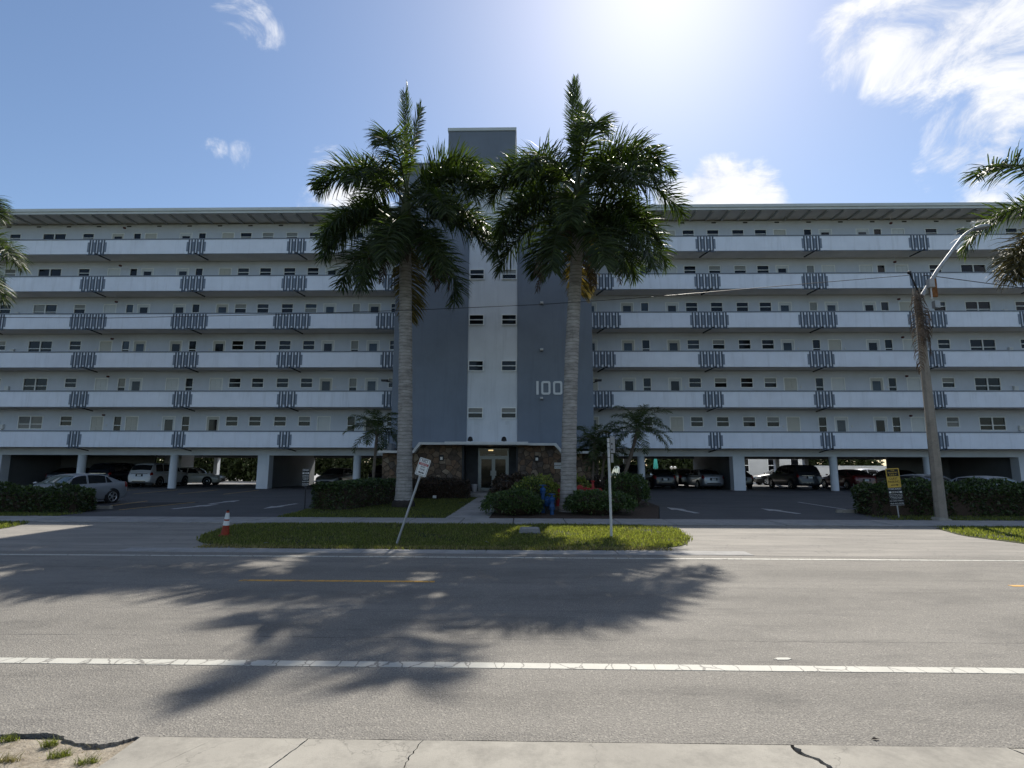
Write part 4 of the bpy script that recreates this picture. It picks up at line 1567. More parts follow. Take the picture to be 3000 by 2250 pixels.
box_hedge('clipped_hedge', 'clipped dark green hedge in front of the silver sedan at left', 'hedge', (-31, 22.3), (-18.3, 22.5), 1.3, .98, 'hedge_leaf', 15000, .11, 1, 'hedges round the forecourt', .20, 'bush_leaf')
box_hedge('clipped_hedge', 'clipped hedge behind the black tow sign, left of the tall palm', 'hedge', (-7.75, 29.2), (-9.35, 24.1), 1.9, 1.12, 'hedge_leaf', 11000, .095, 2, 'hedges round the forecourt', .08, 'bush_leaf')
box_hedge('clipped_hedge', 'tall clipped hedge behind the concrete utility pole at right', 'hedge', (14.0, 22.7), (34, 22.9), 1.4, 1.24, 'hedge_leaf', 22000, .11, 3, 'hedges round the forecourt', .20, 'bush_leaf')
box_hedge('croton_hedge', 'dark croton hedge under the stone wall left of the entrance', 'hedge', (-6.7, 30.2), (-3.0, 30.4), 1.4, 1.05, 'croton_leaf', 7000, .10, 4, None, .10)
bush('croton_shrub', 'dark reddish croton shrub right beside the entrance doors', 'shrub', (-.35, 28.0), 1.25, 1.2, 1.45, 'croton_leaf', 4500, .11, 5)
bush('shrub', 'round green shrub with lime tips beside the entrance path', 'shrub', (-.38, 22.6), 1.22, 1.1, 1.0, 'bush_leaf', 6500, .085, 6, None)
bush('shrub', 'taller lime topped shrub between the path shrub and the blue pipes', 'shrub', (.30, 24.0), .85, .9, 1.42, 'bush_leaf', 4500, .085, 7, None, 'lime_leaf')
bush('schefflera_shrub', 'yellow green variegated shrub behind the blue pipes', 'shrub', (1.0, 26.6), .8, .7, 1.35, 'lime_leaf', 1600, .13, 8)
bush('schefflera_shrub', 'yellow green variegated shrub right of the right tall palm', 'shrub', (2.75, 27.2), .6, .6, 1.35, 'lime_leaf', 900, .13, 9)
bush('shrub', 'low wide green shrub in front of the red pipes', 'shrub', (3.05, 22.9), 1.45, 1.0, .98, 'bush_leaf', 7500, .085, 10)
bush('shrub', 'round green shrub at the corner of the right forecourt', 'shrub', (4.95, 26.6), 1.0, 1.1, 1.55, 'bush_leaf', 6500, .09, 11)
bush('croton_shrub', 'dark low shrub behind the red pipes', 'shrub', (3.7, 29.0), 1.3, 1.0, 1.3, 'croton_leaf', 3000, .11, 12)


# ------------------------------------------------------------------ palms
def frond_arrays(r_, base, az, el0, length, droop, leaf_len, n, plume=.7, hang=.8, w=.022, start=.16, side_curve=0.0):
    """rachis points and leaflet ribbons of one pinnate leaf"""
    K = 22
    s = np.linspace(0, 1, K)
    el = el0 - droop * s ** 1.35
    a = az + side_curve * s ** 1.5
    step = length / (K - 1)
    d = np.stack([np.cos(el) * np.cos(a), np.cos(el) * np.sin(a), np.sin(el)], 1)
    pts_ = np.concatenate([[base], base + np.cumsum(d[:-1] * step, 0)], 0)
    side = np.stack([-np.sin(a), np.cos(a), 0 * a], 1)
    nor = np.cross(d, side)
    nor *= -1
    nor = np.where(nor[:, 2:3] < 0, -nor, nor) if abs(el0) < 1.3 else nor
    ribs = []
    m = n
    for sg in (-1, 1):
        t_ = np.clip(start + (1 - start) * (np.arange(m) + r_.uniform(-.4, .4, m)) / m, 0, .999)
        f = t_ * (K - 1)
        i = np.floor(f).astype(int)
        i = np.clip(i, 0, K - 2)
        fr = (f - i)[:, None]
        P0 = pts_[i] * (1 - fr) + pts_[i + 1] * fr
        T = d[i]
        Sd = side[i] * sg
        N_ = nor[i]
        prof = np.clip(np.sin(math.pi * np.clip(.12 + .80 * ((t_ - start) / (1 - start)), 0, 1)) ** .6, .2, 1)
        ll = (leaf_len * prof * r_.uniform(.82, 1.12, m))[:, None]
        lift = r_.normal(.12, plume, m)[:, None]
        fw = (.35 + .75 * t_ ** 2 + r_.normal(0, .1, m))[:, None]
        D = Sd * 1.0 + N_ * lift + T * fw
        D /= np.linalg.norm(D, axis=1)[:, None]
        g = np.array([0, 0, -1.0]) * hang
        p1 = P0 + D * ll * .4
        D2 = D + g * .55
        D2 /= np.linalg.norm(D2, axis=1)[:, None]
        p2 = p1 + D2 * ll * .35
        D3 = D2 + g * .9
        D3 /= np.linalg.norm(D3, axis=1)[:, None]
        p3 = p2 + D3 * ll * .25
        W = np.cross(D, N_ + r_.normal(0, .5, (m, 3)))
        W /= np.linalg.norm(W, axis=1)[:, None] + 1e-9
        W = W * (w * r_.uniform(.8, 1.25, m))[:, None]
        ribs.append(np.stack([np.stack([P0 - W * .6, P0 + W * .6], 1), np.stack([p1 - W, p1 + W], 1), np.stack([p2 - W * .75, p2 + W * .75], 1), np.stack([p3 - W * .08, p3 + W * .08], 1)], 1))
    return pts_, np.concatenate(ribs, 0)


def add_frond(parent, r_, base, az, el0, length, droop, leaf_len, n, mat, rad=.035, name='frond', **kw):
    pts_, ribs = frond_arrays(r_, np.array(base), R(az), R(el0), length, R(droop), leaf_len, n, **kw)
    # rachis ribbons (two crossed) share the leaf mesh so that a frond stays one piece
    K = len(pts_)
    me = strips_mesh(name, ribs)
    o = link(name, me, mat, parent)
    rm = MB().tube([tuple(p) for p in pts_[::2]], [rad * (1 - .85 * i / (len(pts_[::2]) - 1)) for i in range(len(pts_[::2]))], 5)
    rm.build('rachis', 'crownshaft' if mat.startswith('palm_leaf') else 'bark', o, 60)
    return o


def royal_palm(label, base, heart, spear_z, fronds, seed, group, trunk_r=.365, flare=.49, roots=True, trunk=True, skirt=5):
    r_ = np.random.RandomState(seed)
    b = Vector(base)
    t_ = thing('royal_palm', label, 'palm tree', b, 0, group)
    hx, hz = heart[0] - b.x, heart[1] - b.z
    m = MB()
    path, rads = [], []
    top = hz - 2.3
    for i in range(46):
        u = i / 45
        z_ = u * top
        rr_ = trunk_r * (1 - .22 * u) + (flare - trunk_r) * math.exp(-z_ / .55) + .012 * math.sin(i * 2.4)
        path.append((hx * u ** 1.6, .03 * math.sin(u * 5 + seed), z_))
        rads.append(rr_)
    m.tube(path, rads, 18)
    tr = m.build('trunk', 'palm_trunk', t_, 60)
    if roots:
        q = MB()
        q.lathe([(.50, -.05), (.53, .12), (.50, .26), (.44, .34), (.36, .36)], 20)
        q.v = [(x_ * (1 + .09 * math.sin(9 * math.atan2(y_, x_)) + .05 * math.sin(17 * math.atan2(y_, x_))), y_ * (1 + .09 * math.sin(9 * math.atan2(y_, x_))), z_) for x_, y_, z_ in q.v]
        q.build('root_collar', 'root_mass', tr, 60)
    MB().tube([(hx * .93, 0, top - .05), (hx * .97, 0, top + .7), (hx, 0, hz - .5), (hx, 0, hz + .4)], [trunk_r * .80, trunk_r * .86, trunk_r * .62, .10], 14).build('crownshaft', 'crownshaft', t_, 60)
    for (az, el, ln, dr, zo, mt) in fronds:
        aa = R(az)
        add_frond(t_, r_, (hx + .12 * math.cos(aa), .12 * math.sin(aa), hz + zo), az, el, ln, dr, 1.30, 150, mt, .05, plume=.55, hang=.42, w=.026, side_curve=r_.uniform(-.25, .25))
    # the unopened spear and the young leaves round it
    tipl = (spear_z - (b.z + hz)) * .95
    for k in range(3):
        pts_, ribs = frond_arrays(r_, np.array((hx, 0, hz + .2)), r_.uniform(0, 6.2), R(88 - k * 2.5), tipl * (1 - .12 * k), R(4), .95, 90, plume=.25, hang=.12, w=.028, start=.2)
        axis = np.array([hx, 0])
        # leaflets still folded up along the spear
        ctr = np.array([hx, 0, 0])
        rel = ribs[..., :2] - np.array([hx, 0])
        ribs[..., :2] = np.array([hx, 0]) + rel * (.42 + .24 * k)
        ribs[..., 2] += .35 * np.abs(rel).max(-1)
        o = link('spear_leaf', strips_mesh('spear_leaf', ribs), 'palm_leaf', t_)
        MB().tube([tuple(p) for p in pts_[::3]], [.05 * (1 - .8 * i / (len(pts_[::3]) - 1)) for i in range(len(pts_[::3]))], 5).build('rachis', 'crownshaft', o, 60)
    for k in range(skirt):
        az = 360 * k / skirt + r_.uniform(-25, 25)
        aa = R(az)
        add_frond(t_, r_, (hx + .25 * math.cos(aa), .25 * math.sin(aa), hz - 2.0), az, -30, 3.1 + r_.uniform(-.4, .4), 58, .55, 60, 'palm_dead', .03, name='dead_frond', plume=.4, hang=2.0, w=.022, start=.05)
    return t_


def crown(seed, extra, lowz=-2.5, n=21, length=4.75):
    r_ = random.Random(seed)
    out = []
    for i in range(n):
        u = i / (n - 1)
        az = i * 137.5 + r_.uniform(-12, 12)
        el = 52 - 80 * u + r_.uniform(-6, 6)
        out.append((az, el, length * (1 - .10 * abs(u - .35)) + r_.uniform(-.3, .3), 106 - 38 * u + r_.uniform(-10, 10), .25 + lowz * u, 'palm_leaf_old' if i == n - 2 else 'palm_leaf'))
    return out + extra


pl = at(1184, 1492, 25.5)
hl = at(1190, 570, 25.5)
PALM_L = (pl.x - .02, 25.5, gz(25.5))
royal_palm('tall royal palm in front of the left half of the stair tower', PALM_L, (hl.x, hl.z), at(1185, 251, 25.5).z,
           crown(3, [(184, 40, 5.0, 96, .2, 'palm_leaf'), (176, 8, 5.0, 78, -.8, 'palm_leaf'), (-4, 6, 5.3, 82, -.7, 'palm_leaf'), (8, 44, 4.8, 96, .3, 'palm_leaf'), (200, -8, 4.8, 70, -1.2, 'palm_leaf'), (-20, 30, 5.0, 90, -.2, 'palm_leaf'),
                     (150, 56, 4.0, 90, .4, 'palm_leaf'), (268, -25, 4.4, 55, -1.4, 'palm_leaf')]), 1, 'royal palms along the street')
hr = at(1690, 545, 23.8)
PALM_R = (1.92, 23.8, gz(23.8))
royal_palm('tall royal palm in front of the numerals on the right half of the tower', PALM_R, (hr.x, hr.z), at(1713, 222, 23.8).z,
           crown(8, [(180, 22, 5.3, 70, .1, 'palm_leaf'), (184, -4, 5.0, 82, -.9, 'palm_leaf'), (6, 46, 5.0, 100, .3, 'palm_leaf'), (-6, 18, 5.3, 86, -.2, 'palm_leaf'), (12, -2, 5.2, 78, -1.0, 'palm_leaf'), (160, 52, 4.2, 96, .3, 'palm_leaf'),
                     (-35, -20, 5.0, 60, -1.4, 'palm_leaf'), (285, -30, 4.6, 50, -1.5, 'palm_leaf'), (25, 54, 4.4, 92, .4, 'palm_leaf')], -1.7), 2, 'royal palms along the street', .345, .43, False)
# palms whose trunks stand just outside the frame
q = at(-235, 690, 25.5)
royal_palm('royal palm whose fronds reach in at the left edge', (q.x, 25.5, gz(25.5)), (q.x, q.z), q.z + 4.6,
           crown(12, [(-2, 40, 4.8, 84, .2, 'palm_leaf'), (-12, 6, 4.9, 66, -.4, 'palm_leaf'), (8, 14, 4.9, 74, .0, 'palm_leaf'), (-22, -12, 4.7, 60, -.9, 'palm_leaf_old')], -2.0, 14), 5, 'royal palms along the street')
q = at(3205, 590, 22.0)
royal_palm('royal palm whose fronds reach in at the right edge', (q.x, 22.0, gz(22)), (q.x, q.z), q.z + 4.2,
           crown(15, [(180, 42, 5.4, 82, .3, 'palm_leaf'), (186, -10, 4.9, 70, -.5, 'palm_leaf_old'), (200, -22, 4.6, 58, -.9, 'palm_leaf_old'), (172, -8, 4.8, 70, -.6, 'palm_leaf_old')], -1.4, 5), 6, 'royal palms along the street')


def small_palm(label, foot, bendpts, heart, n, length, seed, trunk_r=.07, lime=()):
    r_ = np.random.RandomState(seed)
    b = Vector(foot)
    t_ = thing('small_palm', label, 'palm tree', b, 0, 'small palms round the entrance')
    h_ = Vector(heart) - b
    path = [Vector((0, 0, 0))] + [Vector(p) - b for p in bendpts] + [h_]
    # smooth the stem
    fine = []
    for i in range(len(path) - 1):
        p0, p1, p2, p3 = path[max(i - 1, 0)], path[i], path[i + 1], path[min(i + 2, len(path) - 1)]
        for j in range(6):
            u = j / 6
            fine.append(.5 * ((2 * p1) + (p2 - p0) * u + (2 * p0 - 5 * p1 + 4 * p2 - p3) * u * u + (3 * p1 - p0 - 3 * p2 + p3) * u ** 3))
    fine.append(h_)
    MB().tube(fine, [trunk_r * (1.25 - .3 * i / len(fine) + .08 * math.sin(i * 2.2)) for i in range(len(fine))], 10).build('trunk', 'bark', t_, 60)
    MB().tube([h_ - Vector((0, 0, .35)), h_ - Vector((0, 0, .1)), h_ + Vector((0, 0, .1))], [trunk_r * 1.1, trunk_r * 1.9, trunk_r * .8], 10).build('crown_base', 'bark', t_, 60)
    for i in range(n):
        u = i / (n - 1)
        az = i * 137.5 + r_.uniform(-10, 10)
        el = 80 - 95 * u + r_.uniform(-6, 6)
        mt = 'palm_leaf_old' if i in lime else 'palm_leaf'
        add_frond(t_, r_, (h_.x, h_.y, h_.z), az, el, length * r_.uniform(.85, 1.1), 95 - 20 * u, .38, 54, mt, .016, plume=.35, hang=.45, w=.013, start=.18)
    return t_


f0 = at(1092, 1478, 28.3)
small_palm('small palm with a thin trunk left of the left tall palm', (f0.x, 28.3, gz(28.3)), [at(1096, 1380, 28.3)], at(1106, 1262, 28.3), 20, 1.75, 1)
small_palm('multi stemmed small palm right of the right tall palm', (at(1735, 1470, 28.2).x, 28.2, gz(28.2)), [at(1738, 1390, 28.2)], at(1742, 1300, 28.2), 20, 1.7, 2, .06, (3, 6))
small_palm('shorter stem of the palm clump beside the sign post', (at(1760, 1470, 28.6).x, 28.6, gz(28.6)), [at(1764, 1400, 28.6)], at(1772, 1330, 28.6), 15, 1.5, 4, .06)
small_palm('small palm with a curved leaning trunk at the right forecourt corner', (at(1800, 1465, 28.0).x, 28.0, gz(28)), [at(1826, 1400, 28.0), at(1850, 1330, 28.0)], at(1868, 1258, 28.0), 24, 1.95, 3, .085)

# trees behind the building, seen through the garage
rb_ = random.Random(3)
kinds = ('dark leafy shrub seen through the garage behind the %s', )
spots = [(19.5, 'right pier'), (21.5, 'dark suv'), (27.5, 'red sedan roof'), (30.5, 'red sedan tail'), (33.5, 'guest sign'), (36.5, 'far right bay'), (-38, 'outermost left bay'), (-34, 'far left bays'), (-29, 'dark parked wagon'), (-25, 'white wagon'), (-21, 'pale coupe'), (-17, 'left shear wall'), (-13, 'bronze sedan'), (-9, 'left garage end'),
         (8.5, 'right garage end'), (12, 'teal parasol'), (16, 'silver compact sedan')]
for i, (x_, wh) in enumerate(spots):
    c = (x_, (64 if x_ > 18 else 58) + rb_.uniform(-2, 2))
    t_ = thing('garden_tree', 'leafy dark green tree behind the building, through the garage behind the %s' % wh, 'tree', (c[0], c[1], .2), 0, 'trees behind the building')
    MB().tube([(0, 0, 0), (.1, 0, 1.2), (.05, .1, 2.6)], [.13, .11, .08], 8).build('trunk', 'bark', t_, 60)
    sd = 60 + i

    def smp(r_, n, sd=sd):
        d = r_.normal(0, 1, (n, 3))
        d /= np.linalg.norm(d, axis=1)[:, None]
        k = 1 - np.abs(r_.normal(0, .16, n))
        pos = d * np.array([2.7, 1.6, 2.3]) * (k * (1 + .25 * lump(d * 2.5, sd)))[:, None] + np.array([0, 0, 2.5])
        pos[:, 2] = np.clip(pos[:, 2], .05, None)
        return pos, d
    leaf_cloud('crown', 'garden_leaf', t_, smp, 5200, .40, sd)

# pale house and things in the rear garden
hb = thing('rear_house', 'pale house behind the building seen between the parked cars at right', 'house', (24, 58, .2))
MB().box(-2.2, 5.2, 0, 6, 0, 4.2).build('wall', 'house_wall', hb)
MB().prism_y([(-2.8, 4.2), (5.8, 4.2), (1.5, 6.2)], -.5, 6.5).build('roof', 'soffit', hb)
for x_, w in ((-1.0, 1.0), (2.0, 1.2), (4.2, .9)):
    wf = MB().box(x_ - w / 2, x_ - w / 2 + .07, -.05, .02, 1.1, 2.5).box(x_ + w / 2 - .07, x_ + w / 2, -.05, .02, 1.1, 2.5).box(x_ - w / 2 + .07, x_ + w / 2 - .07, -.05, .02, 2.43, 2.5).box(x_ - w / 2 + .07, x_ + w / 2 - .07, -.05, .02, 1.1, 1.17).box(x_ - w / 2 + .07, x_ + w / 2 - .07, -.05, .02, 1.76, 1.83).build('window', 'frame_white', hb)
    MB().box(x_ - w / 2 + .06, x_ + w / 2 - .06, -.02, -.008, 1.16, 2.44).build('pane', 'glass_dark', wf)
hb2 = thing('garden_wall', 'low pale wall behind the red sedan at the right', 'wall', (31, 56, .2))
MB().box(-3, 6, 0, .25, 0, 1.7).build('panel', 'house_wall', hb2)
MB().box(-3.1, 6.1, -.06, .31, 1.7, 1.78).build('coping', 'fascia', hb2)
u0 = at(1922, 1375, 52.5)
um = thing('patio_umbrella', 'closed teal patio umbrella behind the right garage bay', 'umbrella', (u0.x, 52.5, .2))
MB().tube([(0, 0, 0), (0, 0, 2.6)], .03, 6).build('pole', 'post_white', um)
mm = MB().lathe([(.05, 2.62), (.13, 2.45), (.20, 1.9), (.24, 1.35), (.20, 1.3)], 12)
mm.v = [(x_ * (1 + .18 * math.sin(6 * math.atan2(y_, x_))), y_ * (1 + .18 * math.sin(6 * math.atan2(y_, x_))), z_) for x_, y_, z_ in mm.v]
mm.build('canopy', 'teal_cloth', um, 60)
g0 = at(1973, 1370, 51.5)
gl = thing('globe_lamp', 'garden lamp post with twin white globes behind the right garage bay', 'lamp', (g0.x, 51.5, .2))
MB().tube([(0, 0, 0), (0, 0, g0.z - .35)], .04, 8).tube([(-.16, 0, g0.z - .32), (.16, 0, g0.z - .32)], .025, 6).build('post', 'dark_metal', gl)
for sx_ in (-.16, .16):
    MB().sphere((sx_, 0, g0.z - .17), .14, 14, 9).build('globe', 'white_globe', gl, 60)


# ================================================================== CARS
def lerp_pts(pts_, x):
    for (a, va), (b, vb) in zip(pts_, pts_[1:]):
        if x <= b:
            return va + (vb - va) * (x - a) / max(b - a, 1e-9)
    return pts_[-1][1]


CARS = {
    'sedan': dict(L=4.78, W=.915, top=[(0, .56), (.012, .66), (.05, .76), (.12, .84), (.28, .95), (.5, .97), (.75, 1.01), (.9, 1.06), (.965, 1.05), (.99, .96), (1, .80)],
                  bot=[(0, .34), (.03, .22), (.1, .19), (.9, .20), (.97, .26), (1, .38)], wid=[(0, .60), (.012, .72), (.04, .81), (.1, .875), (.25, .91), (.75, .91), (.92, .875), (.975, .81), (1, .66)],
                  roof=[(.26, .93), (.30, 1.02), (.42, 1.38), (.48, 1.445), (.56, 1.47), (.66, 1.455), (.74, 1.40), (.90, 1.06)], wt=.62, r=.335, ax=(.195, .795), ws=(.285, .425), rw=(.745, .885), sw=((.335, .525), (.545, .725), (.735, .80))),
    'compact': dict(L=4.5, W=.86, top=[(0, .56), (.012, .66), (.05, .76), (.12, .84), (.28, .95), (.5, .97), (.78, 1.0), (.86, 1.06), (.965, 1.06), (.99, .98), (1, .82)],
                    bot=[(0, .34), (.03, .22), (.1, .19), (.9, .20), (.97, .26), (1, .38)], wid=[(0, .60), (.012, .70), (.04, .78), (.1, .83), (.25, .86), (.75, .86), (.92, .84), (.98, .80), (1, .70)],
                    roof=[(.25, .93), (.30, 1.04), (.40, 1.38), (.46, 1.45), (.56, 1.48), (.66, 1.46), (.74, 1.40), (.86, 1.06)], wt=.58, r=.32, ax=(.19, .78), ws=(.285, .405), rw=(.745, .845), sw=((.33, .515), (.535, .705), (.715, .775))),
    'suv': dict(L=4.95, W=.955, top=[(0, .66), (.012, .82), (.05, .96), (.12, 1.04), (.26, 1.11), (.5, 1.13), (.95, 1.15), (.985, 1.12), (1, .98)],
                bot=[(0, .40), (.03, .28), (.1, .25), (.9, .27), (.97, .33), (1, .42)], wid=[(0, .68), (.012, .80), (.04, .88), (.1, .93), (.25, .955), (.85, .955), (.96, .92), (.99, .89), (1, .84)],
                roof=[(.23, 1.08), (.27, 1.20), (.36, 1.62), (.42, 1.74), (.52, 1.80), (.72, 1.80), (.88, 1.77), (.925, 1.70), (.985, 1.16)], wt=.70, r=.38, ax=(.185, .80), ws=(.255, .365), rw=(.925, .972), sw=((.29, .49), (.505, .70), (.715, .875))),
}


class Grid:
    """surface lofted through rings; patches are cut from it by parameter"""

    def __init__(self, G):
        self.G = np.array(G)

    def pt(self, u, v):
        G = self.G
        n, m = G.shape[0] - 1, G.shape[1] - 1
        fu, fv = min(max(u, 0), 1) * n, min(max(v, 0), 1) * m
        i, j = min(int(fu), n - 1), min(int(fv), m - 1)
        a, b = fu - i, fv - j
        return (G[i, j] * (1 - a) + G[i + 1, j] * a) * (1 - b) + (G[i, j + 1] * (1 - a) + G[i + 1, j + 1] * a) * b

    def patch(self, u0, u1, v0, v1, off=.006, nu=6, nv=4, taper=(0, 0)):
        vs_ = []
        e = 1e-3
        for i in range(nu + 1):
            for j in range(nv + 1):
                v = v0 + (v1 - v0) * j / nv
                k = j / nv
                ua = u0 + taper[0] * k
                ub = u1 + taper[1] * k
                u = ua + (ub - ua) * i / nu
                p = self.pt(u, v)
                nr = np.cross(self.pt(u + e, v) - self.pt(u - e, v), self.pt(u, v + e) - self.pt(u, v - e))
                L_ = np.linalg.norm(nr)
                nr = nr / L_ if L_ > 1e-12 else np.array([0, 0, 1.0])
                c = np.array([p[0], 0, .5])
                if np.dot(nr, p - np.array([p[0] * .6, 0, .6])) < 0:
                    nr = -nr
                vs_.append(tuple(p + nr * off))
        fs_ = [(i * (nv + 1) + j, i * (nv + 1) + j + 1, (i + 1) * (nv + 1) + j + 1, (i + 1) * (nv + 1) + j) for i in range(nu) for j in range(nv)]
        return vs_, fs_


def wheel_meshes(r):
    ty = MB().lathe([(r * .62, -.06), (r * .66, -.10), (r * .93, -.105), (r, -.075), (r, .075), (r * .93, .105), (r * .62, .10)], 24, 'Y', caps=False)
    rim = MB()
    rim.lathe([(r * .70, -.104), (r * .66, -.108), (r * .62, -.095), (r * .60, -.04), (r * .60, .06)], 24, 'Y', caps=False)
    for k in range(5):
        a = 2 * math.pi * k / 5
        for da in (-.13, .13):
            c1, s1 = math.cos(a + da), math.sin(a + da)
            c0, s0 = math.cos(a + da * .6), math.sin(a + da * .6)
            t_ = Vector((-s1, 0, c1)) * .022
            p0, p1 = Vector((c0 * r * .14, -.085, s0 * r * .14)), Vector((c1 * r * .61, -.085, s1 * r * .61))
            rim.add([p0 - t_, p0 + t_, p1 + t_, p1 - t_, p0 - t_ + Vector((0, .04, 0)), p0 + t_ + Vector((0, .04, 0)), p1 + t_ + Vector((0, .04, 0)), p1 - t_ + Vector((0, .04, 0))],
                    [(0, 1, 2, 3), (7, 6, 5, 4), (0, 4, 5, 1), (1, 5, 6, 2), (2, 6, 7, 3), (3, 7, 4, 0)])
    rim.lathe([(r * .05, -.10), (r * .19, -.09), (r * .19, -.03)], 12, 'Y')
    back = MB().lathe([(r * .02, -.045), (r * .60, -.045), (r * .60, -.02)], 20, 'Y')
    a, b, c = ty.mesh('tyre', 40), rim.mesh('rim', 40), back.mesh('brake_disc')
    a.materials.append(MATS['tyre'])
    b.materials.append(MATS['rim'])
    c.materials.append(MATS['trim_black'])
    return a, b, c


WHEELS = {}


def car(label, kind, mat, center, heading, z=None, cat='car', lamps='lamp_red', glass='glass_car', ws_mat='glass_car', name=None, plate_front=False, roof_mat=None):
    C_ = CARS[kind]
    L_, W_c = C_['L'], C_['W']
    t_ = thing(name or {'sedan': 'sedan_car', 'compact': 'sedan_car', 'suv': 'suv_car'}[kind], label, cat, (center[0], center[1], gz(center[1]) if z is None else z), R(heading), 'parked cars')
    X = lambda f: L_ * (.5 - f)
    fr = [0, .004, .012, .025, .045, .07, .10, .14, .19, .24, .29, .35, .42, .5, .58, .65, .72, .78, .83, .88, .92, .95, .97, .985, .995, 1]
    G = []
    for f in fr:
        w, zt, zb = lerp_pts(C_['wid'], f), lerp_pts(C_['top'], f), lerp_pts(C_['bot'], f)
        d = zt - zb
        sec = [(0, zb), (.80 * w, zb), (.95 * w, zb + .05), (w * .992, zb + .30 * d), (w, zb + .55 * d), (.985 * w, zb + .76 * d), (.955 * w, zb + .92 * d), (.88 * w, zt), (.45 * w, zt + .022), (0, zt + .03)]
        ring = [(X(f), -y, z_) for y, z_ in sec] + [(X(f), y, z_) for y, z_ in sec[::-1]]
        G.append(ring)
    g = Grid(G)
    m = MB()
    n, k = len(G), len(G[0])
    m.add([p for ring in G for p in ring], [(i * k + j, i * k + j + 1, (i + 1) * k + j + 1, (i + 1) * k + j) for i in range(n - 1) for j in range(k - 1)] + [tuple(range(k)), tuple((n - 1) * k + j for j in range(k))])
    body = m.build('body', mat, t_, 38)
    # greenhouse
    ra, rbk = C_['roof'][0][0], C_['roof'][-1][0]
    fs2 = np.linspace(ra, rbk, 30)
    G2 = []
    for f in fs2:
        w, zb, zt = lerp_pts(C_['wid'], f) * .90, lerp_pts(C_['top'], f) - .02, max(lerp_pts(C_['roof'], f), lerp_pts(C_['top'], f) - .015)
        hh = (zt - zb) / (C_['roof'][4][1] - zb)
        wt = w + (C_['wt'] * 1.04 - w) * min(1, hh)
        sec = [(w, zb), (w + (wt - w) * .33, zb + (zt - zb) * .36), (w + (wt - w) * .70, zb + (zt - zb) * .72), (wt, zb + (zt - zb) * .90), (wt * .90, zt - .012), (wt * .45, zt + .012), (0, zt + .018)]
        G2.append([(X(f), -y, z_) for y, z_ in sec] + [(X(f), y, z_) for y, z_ in sec[-2::-1]])
    g2 = Grid(G2)
    m = MB()
    n, k = len(G2), len(G2[0])
    m.add([p for ring in G2 for p in ring], [(i * k + j, i * k + j + 1, (i + 1) * k + j + 1, (i + 1) * k + j) for i in range(n - 1) for j in range(k - 1)])
    m.build('roof', roof_mat or mat, t_, 40)
    U = lambda f: (f - ra) / (rbk - ra)
    V = lambda j: j / 12.0
    for (a, b) in C_['sw']:
        first, last = (a, b) == C_['sw'][0], (a, b) == C_['sw'][-1]
        for s0, s1 in ((V(.25), V(2.75)), (V(11.75), V(9.25))):
            tp = (.10 if first else 0.0, -.10 if last and kind != 'suv' else (-.02 if last else 0))
            if first and kind == 'suv':
                tp = (.07, 0)
            vs_, fs_ = g2.patch(U(a), U(b), s0, s1, .007, 8, 4, tp)
            MB().add(vs_, fs_).build('side_window', glass, t_, 60)
    vs_, fs_ = g2.patch(U(C_['ws'][0]), U(C_['ws'][1]), V(3.4), V(8.6), .007, 8, 8)
    MB().add(vs_, fs_).build('windscreen', ws_mat, t_, 60)
    vs_, fs_ = g2.patch(U(C_['rw'][0]), U(C_['rw'][1]), V(3.3), V(8.7), .007, 8, 8)
    MB().add(vs_, fs_).build('rear_window', glass, t_, 60)
    nr = len(fr) - 1
    J = lambda j: j / 19.0
    for s in (0, 1):
        jj = (lambda a: J(a)) if s == 0 else (lambda a: J(19 - a))
        vs_, fs_ = g.patch(1.1 / nr, 6.0 / nr, jj(4.3), jj(6.0), .006, 8, 3)
        MB().add(vs_, fs_).build('headlight', 'lamp_clear', t_, 60)
        if kind == 'suv':
            vs_, fs_ = g.patch(21.2 / nr, 24.6 / nr, jj(4.9), jj(6.6), .007, 6, 3)
        else:
            vs_, fs_ = g.patch(20.6 / nr, 24.4 / nr, jj(4.6), jj(6.7), .007, 6, 3)
        MB().add(vs_, fs_).build('tail_light', lamps, t_, 60)
    zf = lerp_pts(C_['top'], 0)
    xf, xr = L_ / 2, -L_ / 2
    MB().box(xf - .05, xf + .012, -.34, .34, zf - .20, zf - .04).build('grille', 'trim_black', t_)
    MB().box(xf - .05, xf + .010, -.48, .48, .30 if kind != 'suv' else .38, .42 if kind != 'suv' else .52).build('air_intake', 'trim_black', t_)
    zr = lerp_pts(C_['top'], 1)
    MB().box(xr - .016, xr + .03, -.27, .27, zr - .16, zr + .02).build('plate_recess', 'trim_black', t_)
    MB().box(xr - .024, xr - .017, -.155, .155, zr - .145, zr - .005).build('licence_plate', 'plate', t_)
    MB().box(xr - .014, xr + .03, -.52, .52, .40, .47).build('bumper_trim', 'trim_black', t_)
    if kind == 'suv':
        MB().box(xr - .020, xr + .03, -.45, .45, .49, .515).build('bumper_chrome', 'chrome', t_)
        MB().box(xr - .012, xr + .03, -.62, .62, zr + .03, zr + .06).build('tail_bar', 'chrome' if mat != 'car_white' else 'trim_black', t_)
    for s in (-1, 1):
        MB().sphere((X(.315), s * (W_c + .06), lerp_pts(C_['top'], .31) + .10), .085, 10, 6, .7).build('mirror', mat, t_, 60)
    if C_['r'] not in WHEELS:
        WHEELS[C_['r']] = wheel_meshes(C_['r'])
    ty, rim, disc = WHEELS[C_['r']]
    arch = MB().lathe([(C_['r'] + .055, -.03), (C_['r'] + .055, .02)], 24, 'Y').mesh('wheel_arch')
    arch.materials.append(MATS['trim_black'])
